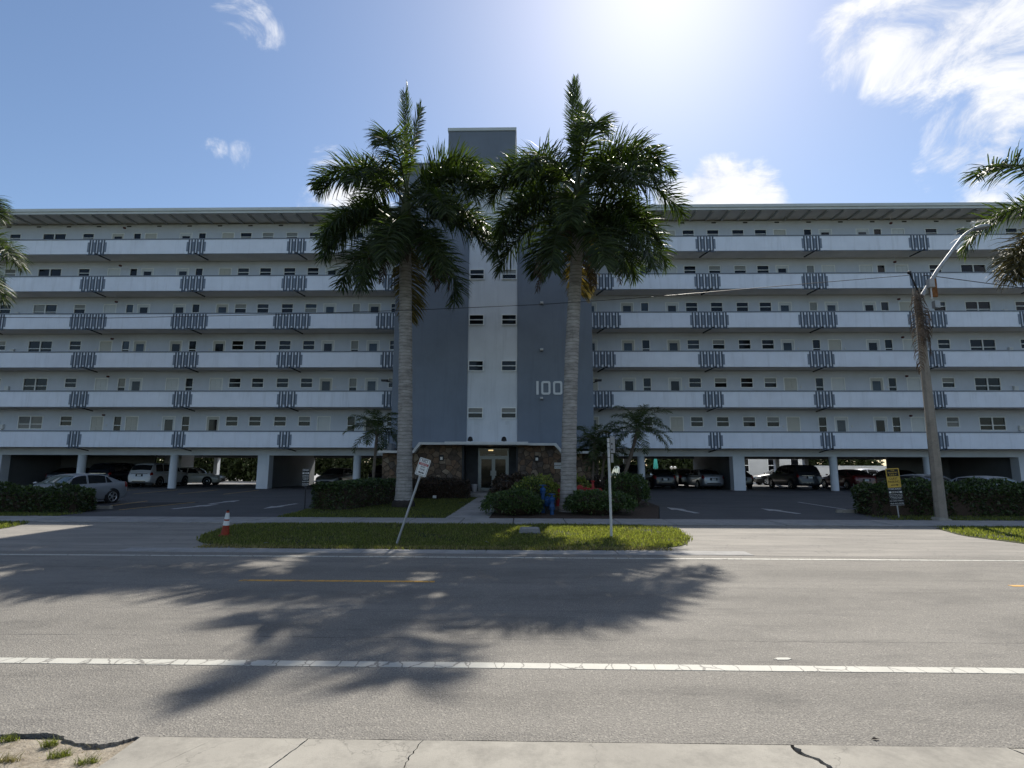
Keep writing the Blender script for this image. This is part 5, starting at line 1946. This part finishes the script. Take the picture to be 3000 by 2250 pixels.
    for f in C_['ax']:
        for s in (-1, 1):
            w = lerp_pts(C_['wid'], f)
            ar = link('wheel_arch', arch, None, t_, (X(f), s * (w - .018), C_['r'] + .02))
            wo = link('wheel', ty, None, t_, (X(f), s * (w - .075), C_['r']))
            if s > 0:
                wo.rotation_euler = (0, 0, math.pi)
            link('rim', rim, None, wo)
            link('brake_disc', disc, None, wo)
    return t_


GZ = .25
car('silver sedan parked nose out behind the left hedge', 'sedan', 'car_silver', (-21.55, 26.0), 258, ws_mat='glass_windscreen', roof_mat=None)


def parked(label, kind, mat, px, Yrear, heading=90, **kw):
    """nose-in car whose tail stands at depth Yrear behind photo column px"""
    c = at(px, 1400, Yrear)
    L_ = CARS[kind]['L']
    d = Vector((math.cos(R(heading)), math.sin(R(heading))))
    return car(label, kind, mat, (c.x + d.x * L_ / 2, Yrear + d.y * L_ / 2), heading, GZ, **kw)


def nose_out(label, kind, mat, px, Yfront, heading=270, **kw):
    c = at(px, 1400, Yfront)
    L_ = CARS[kind]['L']
    d = Vector((math.cos(R(heading)), math.sin(R(heading))))
    return car(label, kind, mat, (c.x - d.x * L_ / 2, Yfront - d.y * L_ / 2), heading, GZ, **kw)


parked('white wagon parked tail out beside the second column from the left', 'suv', 'car_white', 408, 40.7, 89)
nose_out('pale coupe side on behind the white wagon', 'sedan', 'car_offwhite', 655, 46.3, 8)
parked('dark car with a pale plate in the leftmost dark bay', 'sedan', 'car_dark', 160, 41.0)
parked('dark navy car left of the white wagon', 'suv', 'car_navy', 285, 41.2)
nose_out('bronze sedan facing out beyond the left shear wall', 'sedan', 'car_bronze', 952, 41.6, 266)
nose_out('black car half hidden behind the left tall palm trunk', 'suv', 'car_black', 1110, 42.0, 268)
parked('black car half hidden behind the curved small palm', 'suv', 'car_black', 1850, 41.4)
parked('dark grey sedan with a white plate right of the curved small palm', 'sedan', 'car_dark', 1950, 41.0, 91)
parked('black sedan deeper in the bay beside the dark grey sedan', 'sedan', 'car_black', 2022, 44.2, 90)
parked('silver compact sedan with red tail lights beside the right shear wall', 'compact', 'car_silver', 2092, 40.9, 93)
parked('black car mostly hidden by the wide right pier', 'sedan', 'car_black', 2178, 42.3, 90)
nose_out('black sedan side on in the sun behind the right garage', 'sedan', 'car_black', 2205, 51.5, 178)
parked('dark suv with a chrome bumper strip left of the fourth right column', 'suv', 'car_dark', 2375, 40.7, 92)
parked('dark red sedan right of the fourth right column', 'sedan', 'car_red', 2540, 40.8, 92)
nose_out('white car in the sun behind the dark red sedan', 'compact', 'car_white', 2455, 51.8, 180)
nose_out('second white car in the sun right of the dark red sedan', 'compact', 'car_white', 2590, 52.3, 180)
parked('black sedan in the dark bay behind the yellow guest sign', 'sedan', 'car_black', 2680, 41.5, 91)
q = at(2925, 1420, 26.3)
car('silver grey sedan behind the right hedge', 'sedan', 'car_silver', (q.x, 26.6), 282, ws_mat='glass_windscreen')
q = at(2745, 1420, 28.5)
car('dark grey sedan behind the hedge next to the utility pole', 'sedan', 'car_grey', (q.x, 29.0), 280)

# ================================================================== STREET FURNITURE
# --- traffic cone
cone = thing('traffic_cone', 'orange traffic cone with two white bands on the grass island', 'cone', (-8.45, 15.75, .03))
cone.rotation_euler = (R(1.5), R(3.0), .3)
HC = .70
MB().box(-.15, .15, -.15, .15, -.03, .02).build('base', 'cone_orange', cone)
rr_c = lambda z: .118 - (.118 - .034) * z / HC
def band(name, z0, z1, mat, e=0.0):
    MB().lathe([(rr_c(z0) + e, z0), (rr_c(z1) + e, z1)], 20).build(name, mat, cone, 40)
band('cone_body', .035, HC, 'cone_orange')
band('reflective_band', .285, .41, 'reflective_white', .004)
band('reflective_band', .455, .63, 'reflective_white', .004)
MB().lathe([(.036, HC - .03), (.036, HC + .012), (.02, HC + .015)], 14).build('tip', 'trim_black', cone, 40)


def sign_face(parent, w, h, y, zc, mat, corner=.03, t_=.004, name='sign_plate', border=None):
    o = MB().prism_y(rr(-w / 2, w / 2, zc - h / 2, zc + h / 2, corner), y - t_, y).build(name, mat, parent)
    if border:
        k = .018
        a, b = rr(-w / 2 + k, w / 2 - k, zc - h / 2 + k, zc + h / 2 - k, corner), rr(-w / 2 + k + .008, w / 2 - k - .008, zc - h / 2 + k + .008, zc + h / 2 - k - .008, corner * .8)
        n = len(a)
        MB().add([(p[0], y - t_ - .0015, p[1]) for p in a] + [(p[0], y - t_ - .0015, p[1]) for p in b], [(j, (j + 1) % n, n + (j + 1) % n, n + j) for j in range(n)]).build('border', border, o)
    return o


def letters(parent, body, height, x, y, z, mat, sx=1.0):
    me = text_mesh(body, height, sx=sx)
    o = link('lettering', me, mat, parent, (x, y, z))
    return o


def dbl_arrow(parent, w, h, x, y, z, mat, both=True):
    k = h
    pts_ = [(-w / 2, 0), (-w / 2 + k, -h / 2), (-w / 2 + k, -h * .18), (w / 2 - k, -h * .18), (w / 2 - k, -h / 2), (w / 2, 0), (w / 2 - k, h / 2), (w / 2 - k, h * .18), (-w / 2 + k, h * .18), (-w / 2 + k, h / 2)] if both else \
        [(-w / 2, -h * .18), (w / 2 - k, -h * .18), (w / 2 - k, -h / 2), (w / 2, 0), (w / 2 - k, h / 2), (w / 2 - k, h * .18), (-w / 2, h * .18)]
    MB().prism_y([(x + a, z + b) for a, b in pts_], y - .002, y).build('arrow', mat, parent)


# --- leaning NO PARKING sign
foot = Vector((-3.24, 14.35, .02))
tip = at(1247, 1350, 14.35)
ns = thing('parking_sign', 'leaning white no parking any time sign on a bare metal post', 'sign', foot)
lean = math.atan2(tip.x - foot.x, tip.z - foot.z)
Lp = math.hypot(tip.x - foot.x, tip.z - foot.z)
ns.rotation_euler = (0, lean, 0)
MB().tube([(0, 0, -.1), (0, 0, Lp)], .030, 10).build('post', 'galvanised', ns, 40)
ns_face = thing  # plate hangs on the post, turned a little
zc = Lp - .18
pw, phh = .30, .46
plate = sign_face(ns, pw, phh, -.035, zc, 'sign_white', .03, border='sign_black')
letters(plate, 'NO', .075, .0, -.0405, zc + .155, 'sign_black')
MB().box(-pw / 2 + .028, pw / 2 - .028, -.0408, -.0398, zc + .045, zc + .105).build('red_panel', 'sign_red', plate)
letters(plate, 'PARKING', .038, .0, -.0425, zc + .075, 'sign_white', .9)
letters(plate, 'ANY', .048, .0, -.0405, zc + .005, 'sign_black')
letters(plate, 'TIME', .048, .0, -.0405, zc - .065, 'sign_black')
dbl_arrow(plate, .17, .05, .0, -.040, zc - .145, 'sign_black')
for dz in (-.15, .15):
    MB().lathe([(.012, -.048), (.012, -.036)], 8, 'Y', (0, 0, zc + dz * 1.22)).build('bolt', 'galvanised', plate)

# --- sign post seen edge on
po = Vector((2.49, 15.95, .02))
sp_ = thing('sign_post', 'tall pale metal sign post with plates seen almost edge on', 'sign', po)
htop = at(1787, 1285, 15.95).z
sp_.rotation_euler = (0, R(-.6), 0)
MB().tube([(0, 0, -.1), (0, 0, htop)], .037, 12).build('post', 'post_white', sp_, 40)
for z_ in (htop - .13, htop - .28, htop - .55):
    MB().lathe([(.041, z_ - .008), (.041, z_ + .008)], 12).build('strap', 'dark_metal', sp_)
pl1 = MB().box(.055, .060, .0, .62, htop - .42, htop + .06).build('sign_plate', 'sign_back', sp_)
pl1.rotation_euler = (0, 0, R(-21))
pl2 = MB().box(.055, .060, .02, .34, htop - .70, htop - .45).build('sign_plate', 'sign_back', sp_)
pl2.rotation_euler = (0, 0, R(-21))
for z_ in (htop - .16, htop - .32):
    bk = MB().box(.03, .085, .10, .18, z_ - .03, z_ + .02).build('bracket', 'dark_metal', sp_)
    bk.rotation_euler = (0, 0, R(-21))


def tow_sign(parent, w, h, y, zc):
    f = sign_face(parent, w, h, y, zc, 'sign_black', .01)
    k = y - .006
    sign = [('TOW-AWAY', .085, .40), ('ZONE', .080, .265), ('UNAUTHORIZED VEHICLES', .030, .165), ('PARKED WILL BE TOWED', .030, .105), ("AT OWNER'S EXPENSE", .034, .045), ('24 HOURS 7 DAYS', .03, -.015), ('ALL COUNTY TOWING', .044, -.10), ('954-923-2270', .060, -.215)]
    widths = {'TOW-AWAY': .9, 'ZONE': .46, 'UNAUTHORIZED VEHICLES': .9, 'PARKED WILL BE TOWED': .9, "AT OWNER'S EXPENSE": .85, '24 HOURS 7 DAYS': .7, 'ALL COUNTY TOWING': .92, '954-923-2270': .9}
    for body, hh, dz in sign:
        me = text_mesh(body, hh * h / .75)
        xs_ = [v.co.x for v in me.vertices]
        cur = max(xs_) - min(xs_)
        me.transform(Matrix.Diagonal((widths[body] * w / cur, 1, 1, 1)))
        link('lettering', me, 'sign_white', f, (0, k, zc + (dz - .08) * h / .75))
    for s in (-1, 1):
        MB().box(s * w * .36 - .045, s * w * .36 + .045, k - .001, k + .001, zc + (.265 - .08) * h / .75 - .03, zc + (.265 - .08) * h / .75 + .035).build('pictogram', 'sign_white', f)
    MB().prism_y([(-w / 2 + .008, zc - h / 2 + .008), (w / 2 - .008, zc - h / 2 + .008), (w / 2 - .008, zc - h / 2 + .016), (-w / 2 + .008, zc - h / 2 + .016)], k - .001, k + .001).build('rule', 'sign_white', f)
    return f


tf = Vector((at(893, 1502, 23.75).x, 23.75, gz(23.75)))
ts = thing('tow_sign', 'black and white tow away sign at the end of the hedge left of the entrance', 'sign', tf, R(-24))
MB().box(-.02, .02, -.012, .012, -.1, 1.5).build('post', 'dark_metal', ts)
tow_sign(ts, .46, .72, -.014, 1.42)
ts.rotation_euler = (0, R(-1.0), R(-30))

g_y = 22.0
gf = Vector((at(2634, 1500, g_y).x, g_y, gz(g_y)))
gs = thing('guest_sign', 'yellow guest parking sign above a tow away plate before the right hedge', 'sign', gf)
gtop = at(2612, 1368, g_y)
gs.rotation_euler = (0, R(-3.0), 0)
hs_ = gtop.z - gf.z
MB().box(-.022, .022, -.0, .02, -.1, hs_ - .05).build('post', 'galvanised', gs)
w1 = .52
za = hs_ - .38
f1 = sign_face(gs, w1, .74, -.002, za, 'sign_yellow', .012)
MB().box(-w1 / 2 + .035, w1 / 2 - .035, -.0085, -.0065, za + .06, za + .335).build('black_panel', 'sign_black', f1)
for body, wd, hh, dz in (('THIS', .15, .055, .29), ('PARKING', .36, .06, .205), ('ONLY', .28, .06, .115)):
    me = text_mesh(body, hh)
    xs_ = [v.co.x for v in me.vertices]
    me.transform(Matrix.Diagonal((wd / (max(xs_) - min(xs_)), 1, 1, 1)))
    link('lettering', me, 'sign_yellow', f1, (0, -.0105, za + dz))
for body, wd, hh, dz in (('GUEST', .32, .085, -.03), ('PARKING', .42, .085, -.15)):
    me = text_mesh(body, hh)
    xs_ = [v.co.x for v in me.vertices]
    me.transform(Matrix.Diagonal((wd / (max(xs_) - min(xs_)), 1, 1, 1)))
    link('lettering', me, 'sign_black', f1, (0, -.0085, za + dz))
dbl_arrow(f1, .30, .08, 0.02, -.0065, za - .275, 'sign_black', False)
tow_sign(gs, .56, .68, -.003, za - .72)

# --- concrete utility pole with street light
PX, PY_ = at(2757, 1522, 21.3).x, 21.25
up_ = thing('utility_pole', 'tall concrete utility pole with a street light arm before the right hedge', 'pole', (PX, PY_, .0))
ptop = at(2683, 842, PY_).z
dxp = at(2683, 842, PY_).x - PX
m = MB().tube([(dxp * t_, 0, -.1 + (ptop + .1) * t_) for t_ in (0, .25, .5, .75, 1)], [.205, .185, .165, .145, .125], 8)
m.build('shaft', 'concrete_pole', up_)
MB().add([(-.27, -.25, -.02), (.25, -.25, -.02), (.25, .25, -.02), (-.27, .25, -.02), (-.20, -.20, .14), (.20, -.20, .09), (.20, .20, .09), (-.20, .20, .14)],
         [(0, 3, 2, 1), (4, 5, 6, 7), (0, 1, 5, 4), (1, 2, 6, 5), (2, 3, 7, 6), (3, 0, 4, 7)]).build('footing', 'concrete', up_)
rel = lambda px, py: at(px, py, PY_) - Vector((PX, PY_, 0))
a0, a1, a2, a3 = rel(2700, 865), rel(2745, 790), rel(2800, 715), rel(2835, 675)
arm = MB().tube([a0, a0.lerp(a1, .5), a1, a2, rel(2818, 690), a3, rel(2860, 662)], [.085, .08, .075, .062, .055, .05, .045], 10).build('lamp_arm', 'galvanised', up_, 50)
h0, h1 = rel(2853, 667), rel(2893, 660)
hd = MB()
cx_ = (h0 + h1) / 2
for i in range(9):
    pass
Lh = (h1 - h0).length / 2 + .05
hd.sphere((0, 0, 0), 1.0, 16, 10)
ang = math.atan2(h1.z - h0.z, h1.x - h0.x)
hd.v = [(cx_.x + x_ * Lh * math.cos(ang) - z_ * .13 * math.sin(ang), y_ * .22, cx_.z + x_ * Lh * math.sin(ang) + max(z_, -.45) * .13 * math.cos(ang)) for x_, y_, z_ in hd.v]
head = hd.build('luminaire', 'galvanised', arm, 50)
pc = rel(2849, 652)
MB().lathe([(.05, -.12), (.055, -.02), (.085, .0), (.085, .07), (.03, .10)], 12, 'Z', (pc.x, 0, pc.z)).build('photocell', 'white_globe', arm, 50)
bx_ = rel(2714, 832)
MB().bevbox(bx_.x - .12, bx_.x + .10, -.32, -.13, bx_.z - .18, bx_.z + .16, .02).build('meter_box', 'box_grey', up_)
MB().tube([(bx_.x - .02, -.22, bx_.z - .18), (bx_.x - .02, -.22, bx_.z - .65)], .03, 8).build('conduit', 'post_white', up_)
rb2 = rel(2724, 838)
MB().box(rb2.x - .06, rb2.x + .20, -.10, -.02, rb2.z - .42, rb2.z + .32).build('backboard', 'rust_board', up_)
MB().box(bx_.x + .02, bx_.x + .22, -.30, -.12, bx_.z - 1.0, bx_.z - .72).build('junction_box', 'galvanised', up_)
ca = rel(2655, 800)
MB().tube([(dxp, -.14, ptop - .25), (ca.x, -.16, ca.z + .02)], .03, 8).lathe([(.03, ca.z - .06), (.07, ca.z - .04), (.07, ca.z + .05), (.03, ca.z + .07)], 10, 'Z', (ca.x, -.16, 0)).build('insulator', 'dark_metal', up_, 40)
MB().tube([(ca.x + .02, -.2, ca.z), (ca.x + .05, -.24, ca.z - .35), (ca.x + .12, -.2, ca.z - .55), (dxp - .1, -.16, ca.z - .6)], .016, 6).build('cable_loop', 'dark_metal', up_, 40)
wl_ = rel(2708, 803)
# dead fronds caught on the pole
rs_ = np.random.RandomState(5)
df = thing('dead_palm_frond', 'brown dead palm frond hanging down the utility pole', 'palm frond', (PX + dxp, PY_, ptop))
for k in range(3):
    x_ = rs_.uniform(-.28, .0)
    add_frond(df, rs_, (x_, -.22 - .05 * rs_.rand(), -.15 - .25 * k * .4), 270 + rs_.uniform(-90, 90), -80, 2.5 + rs_.uniform(-.5, .9), 10, .50, 40, 'palm_dead', .022, name='dead_leaflets', plume=.2, hang=3.5, w=.016, start=.02)

# --- overhead cable
pts_ = [at(px, py, PY_) for px, py in ((2664, 803), (2429, 823), (1894, 870), (1581, 892), (1238, 908), (795, 924), (312, 935), (21, 934))]
p = pts_[-1]
pts_ += [Vector((p.x - 5, p.y, p.z + .12)), Vector((p.x - 14, p.y, p.z + .75))]
wire = thing('overhead_cable', 'thin overhead cable sagging across the facade left of the utility pole', 'cable', pts_[0])
MB().tube([v - pts_[0] for v in pts_], .012, 6).build('strand', 'dark_metal', wire, 60)
pts2 = [at(px, py, PY_) for px, py in ((2705, 803), (2730, 805), (2860, 822), (2985, 838))]
pts2 += [Vector((pts2[-1].x + 9, PY_, pts2[-1].z - .2)), Vector((pts2[-1].x + 20, PY_, pts2[-1].z + .6))]
w2 = thing('overhead_cable', 'thin overhead cable running right from the utility pole', 'cable', pts2[0])
MB().tube([v - pts2[0] for v in pts2], .015, 6).build('strand', 'dark_metal', w2, 60)

# --- blue backflow valves
def flange(m, c, r, t_, axis):
    m.lathe([(r, -t_ / 2), (r, t_ / 2)], 14, axis, c)


bv = thing('backflow_valve', 'blue painted backflow pipes standing beside the path shrubs', 'pipe', (.98, 22.7, .05))
rise = (((.17, -.22), .52), ((-.17, .42), .85))
for (x_, y_), h_ in rise:
    MB().tube([(x_, y_, -.05), (x_, y_, h_)], .078, 12).build('riser', 'pipe_blue', bv, 50)
    for z_ in (h_ * .42, h_ * .42 + .05, h_ - .02):
        fm = MB()
        flange(fm, (x_, y_, z_), .125, .035, 'Z')
        fm.build('flange', 'pipe_blue', bv, 40)
    # elbow and gate valve on top of each riser
    MB().lathe([(.085, h_), (.12, h_ + .05), (.12, h_ + .14), (.07, h_ + .18), (.045, h_ + .20), (.045, h_ + .27), (.15, h_ + .275), (.15, h_ + .30), (.03, h_ + .31)], 14, 'Z', (x_, y_, 0)).build('gate_valve', 'pipe_blue', bv, 40)
a_, b_ = Vector((.17, -.22, .46)), Vector((-.17, .42, .46))
MB().tube([a_, a_.lerp(b_, .5), b_], .075, 12).build('crossover', 'pipe_blue', bv, 50)
mid = a_.lerp(b_, .5)
MB().lathe([(.10, mid.z - .16), (.15, mid.z - .08), (.15, mid.z + .10), (.09, mid.z + .16), (.09, mid.z + .22), (.02, mid.z + .24)], 14, 'Z', (mid.x, mid.y, 0)).build('check_valve', 'pipe_blue', bv, 40)
MB().lathe([(.085, -.015), (.10, 0), (.085, .015)], 14, 'Y', (.17, -.34, .36)).build('hand_wheel', 'pipe_blue', bv, 40)
MB().box(mid.x - .07, mid.x + .07, mid.y - .07, mid.y + .07, -.05, mid.z - .15).build('support', 'trim_black', bv)

# --- red fire pipes
rv = thing('fire_pipe', 'red fire connection pipes behind the right tall palm', 'pipe', (2.3, 26.4, gz(26.4)))
fx = lambda px: at(px, 1430, 26.4).x - 2.3
fz_ = lambda py: at(1700, py, 26.4).z - gz(26.4)
x0_, x1_, x2_ = fx(1636), fx(1738), fx(1763)
MB().tube([(x0_, 0, -.05), (x0_, 0, fz_(1445)), (x0_ + .06, 0, fz_(1436)), (x0_ + .2, 0, fz_(1433)), (x1_, 0, fz_(1436)), (x2_ - .06, 0, fz_(1436)), (x2_, 0, fz_(1440)), (x2_ + .04, 0, fz_(1452)), (x2_ + .04, 0, -.05)], .105, 14).build('pipe', 'pipe_red', rv, 50)
MB().lathe([(.13, fz_(1440)), (.15, fz_(1434)), (.07, fz_(1426)), (.05, fz_(1412)), (.09, fz_(1411)), (.09, fz_(1408)), (.03, fz_(1406))], 12, 'Z', (x1_, 0, 0)).build('valve_stem', 'pipe_red', rv, 40)
for k in (.35, .5, .8):
    fm = MB()
    flange(fm, (x0_ + (x1_ - x0_) * k, 0, fz_(1434.5)), .165, .04, 'X')
    fm.build('flange', 'pipe_red', rv, 40)
MB().lathe([(.15, -.02), (.17, 0), (.15, .02)], 16, 'Y', (x0_ + (x1_ - x0_) * .62, -.16, fz_(1430))).build('hand_wheel', 'pipe_red', rv, 40)

# --- meter box lid, path light, notice board, flower pot
mb_ = thing('meter_box', 'grey concrete meter box set in the sunlit grass', 'utility box', (.19, 16.85, .03))
MB().add([(-.32, -.24, 0), (.32, -.24, 0), (.32, .42, 0), (-.32, .42, 0), (-.29, -.21, .11), (.29, -.21, .11), (.29, .39, .11), (-.29, .39, .11)],
         [(0, 3, 2, 1), (4, 5, 6, 7), (0, 1, 5, 4), (1, 2, 6, 5), (2, 3, 7, 6), (3, 0, 4, 7)]).build('body', 'lid', mb_)
MB().box(-.24, .24, -.16, .34, .111, .125).build('lid', 'concrete_walk', mb_)
p = at(1275, 1456, 29.9)
nb = thing('ground_light', 'small white box in front of the croton hedge', 'light', (p.x, 29.8, gz(29.8)))
MB().tube([(0, 0, 0), (0, 0, p.z - gz(29.8) - .05)], .015, 6).build('stake', 'dark_metal', nb)
MB().bevbox(-.09, .09, -.06, .06, p.z - gz(29.8) - .07, p.z - gz(29.8) + .07, .01).build('housing', 'sign_white', nb)
pt = thing('plant_pot', 'pale plant pot on the entrance step left of the doors', 'pot', (at(1391, 1433, 33.2).x, 33.2, .40))
MB().lathe([(.11, 0), (.13, .03), (.17, .40), (.18, .46), (.15, .46), (.14, .40)], 14).build('bowl', 'box_grey', pt, 50)
nl = random.Random(6)
lf_m = MB().add([(-.035, 0, 0), (0, .016, .010), (.035, 0, .002), (0, -.016, .008)], [(0, 1, 2, 3)]).mesh('fallen_leaf')
lf_m.materials.append(MATS['blind'])
for px, py, lb in ((780, 1592, 'pale curled leaf on the island grass right of the cone'), (1428, 1588, 'pale curled leaf on the island grass below the entrance path')):
    x_, y_ = gnd(px, py, .09)
    o = link('fallen_leaf', lf_m, None, None, (x_, y_, .085))
    o.rotation_euler = (nl.uniform(-.3, .3), nl.uniform(-.3, .3), nl.uniform(0, 6))
    o.scale = (2.2, 2.2, 2)
    tag(o, lb, 'leaf')
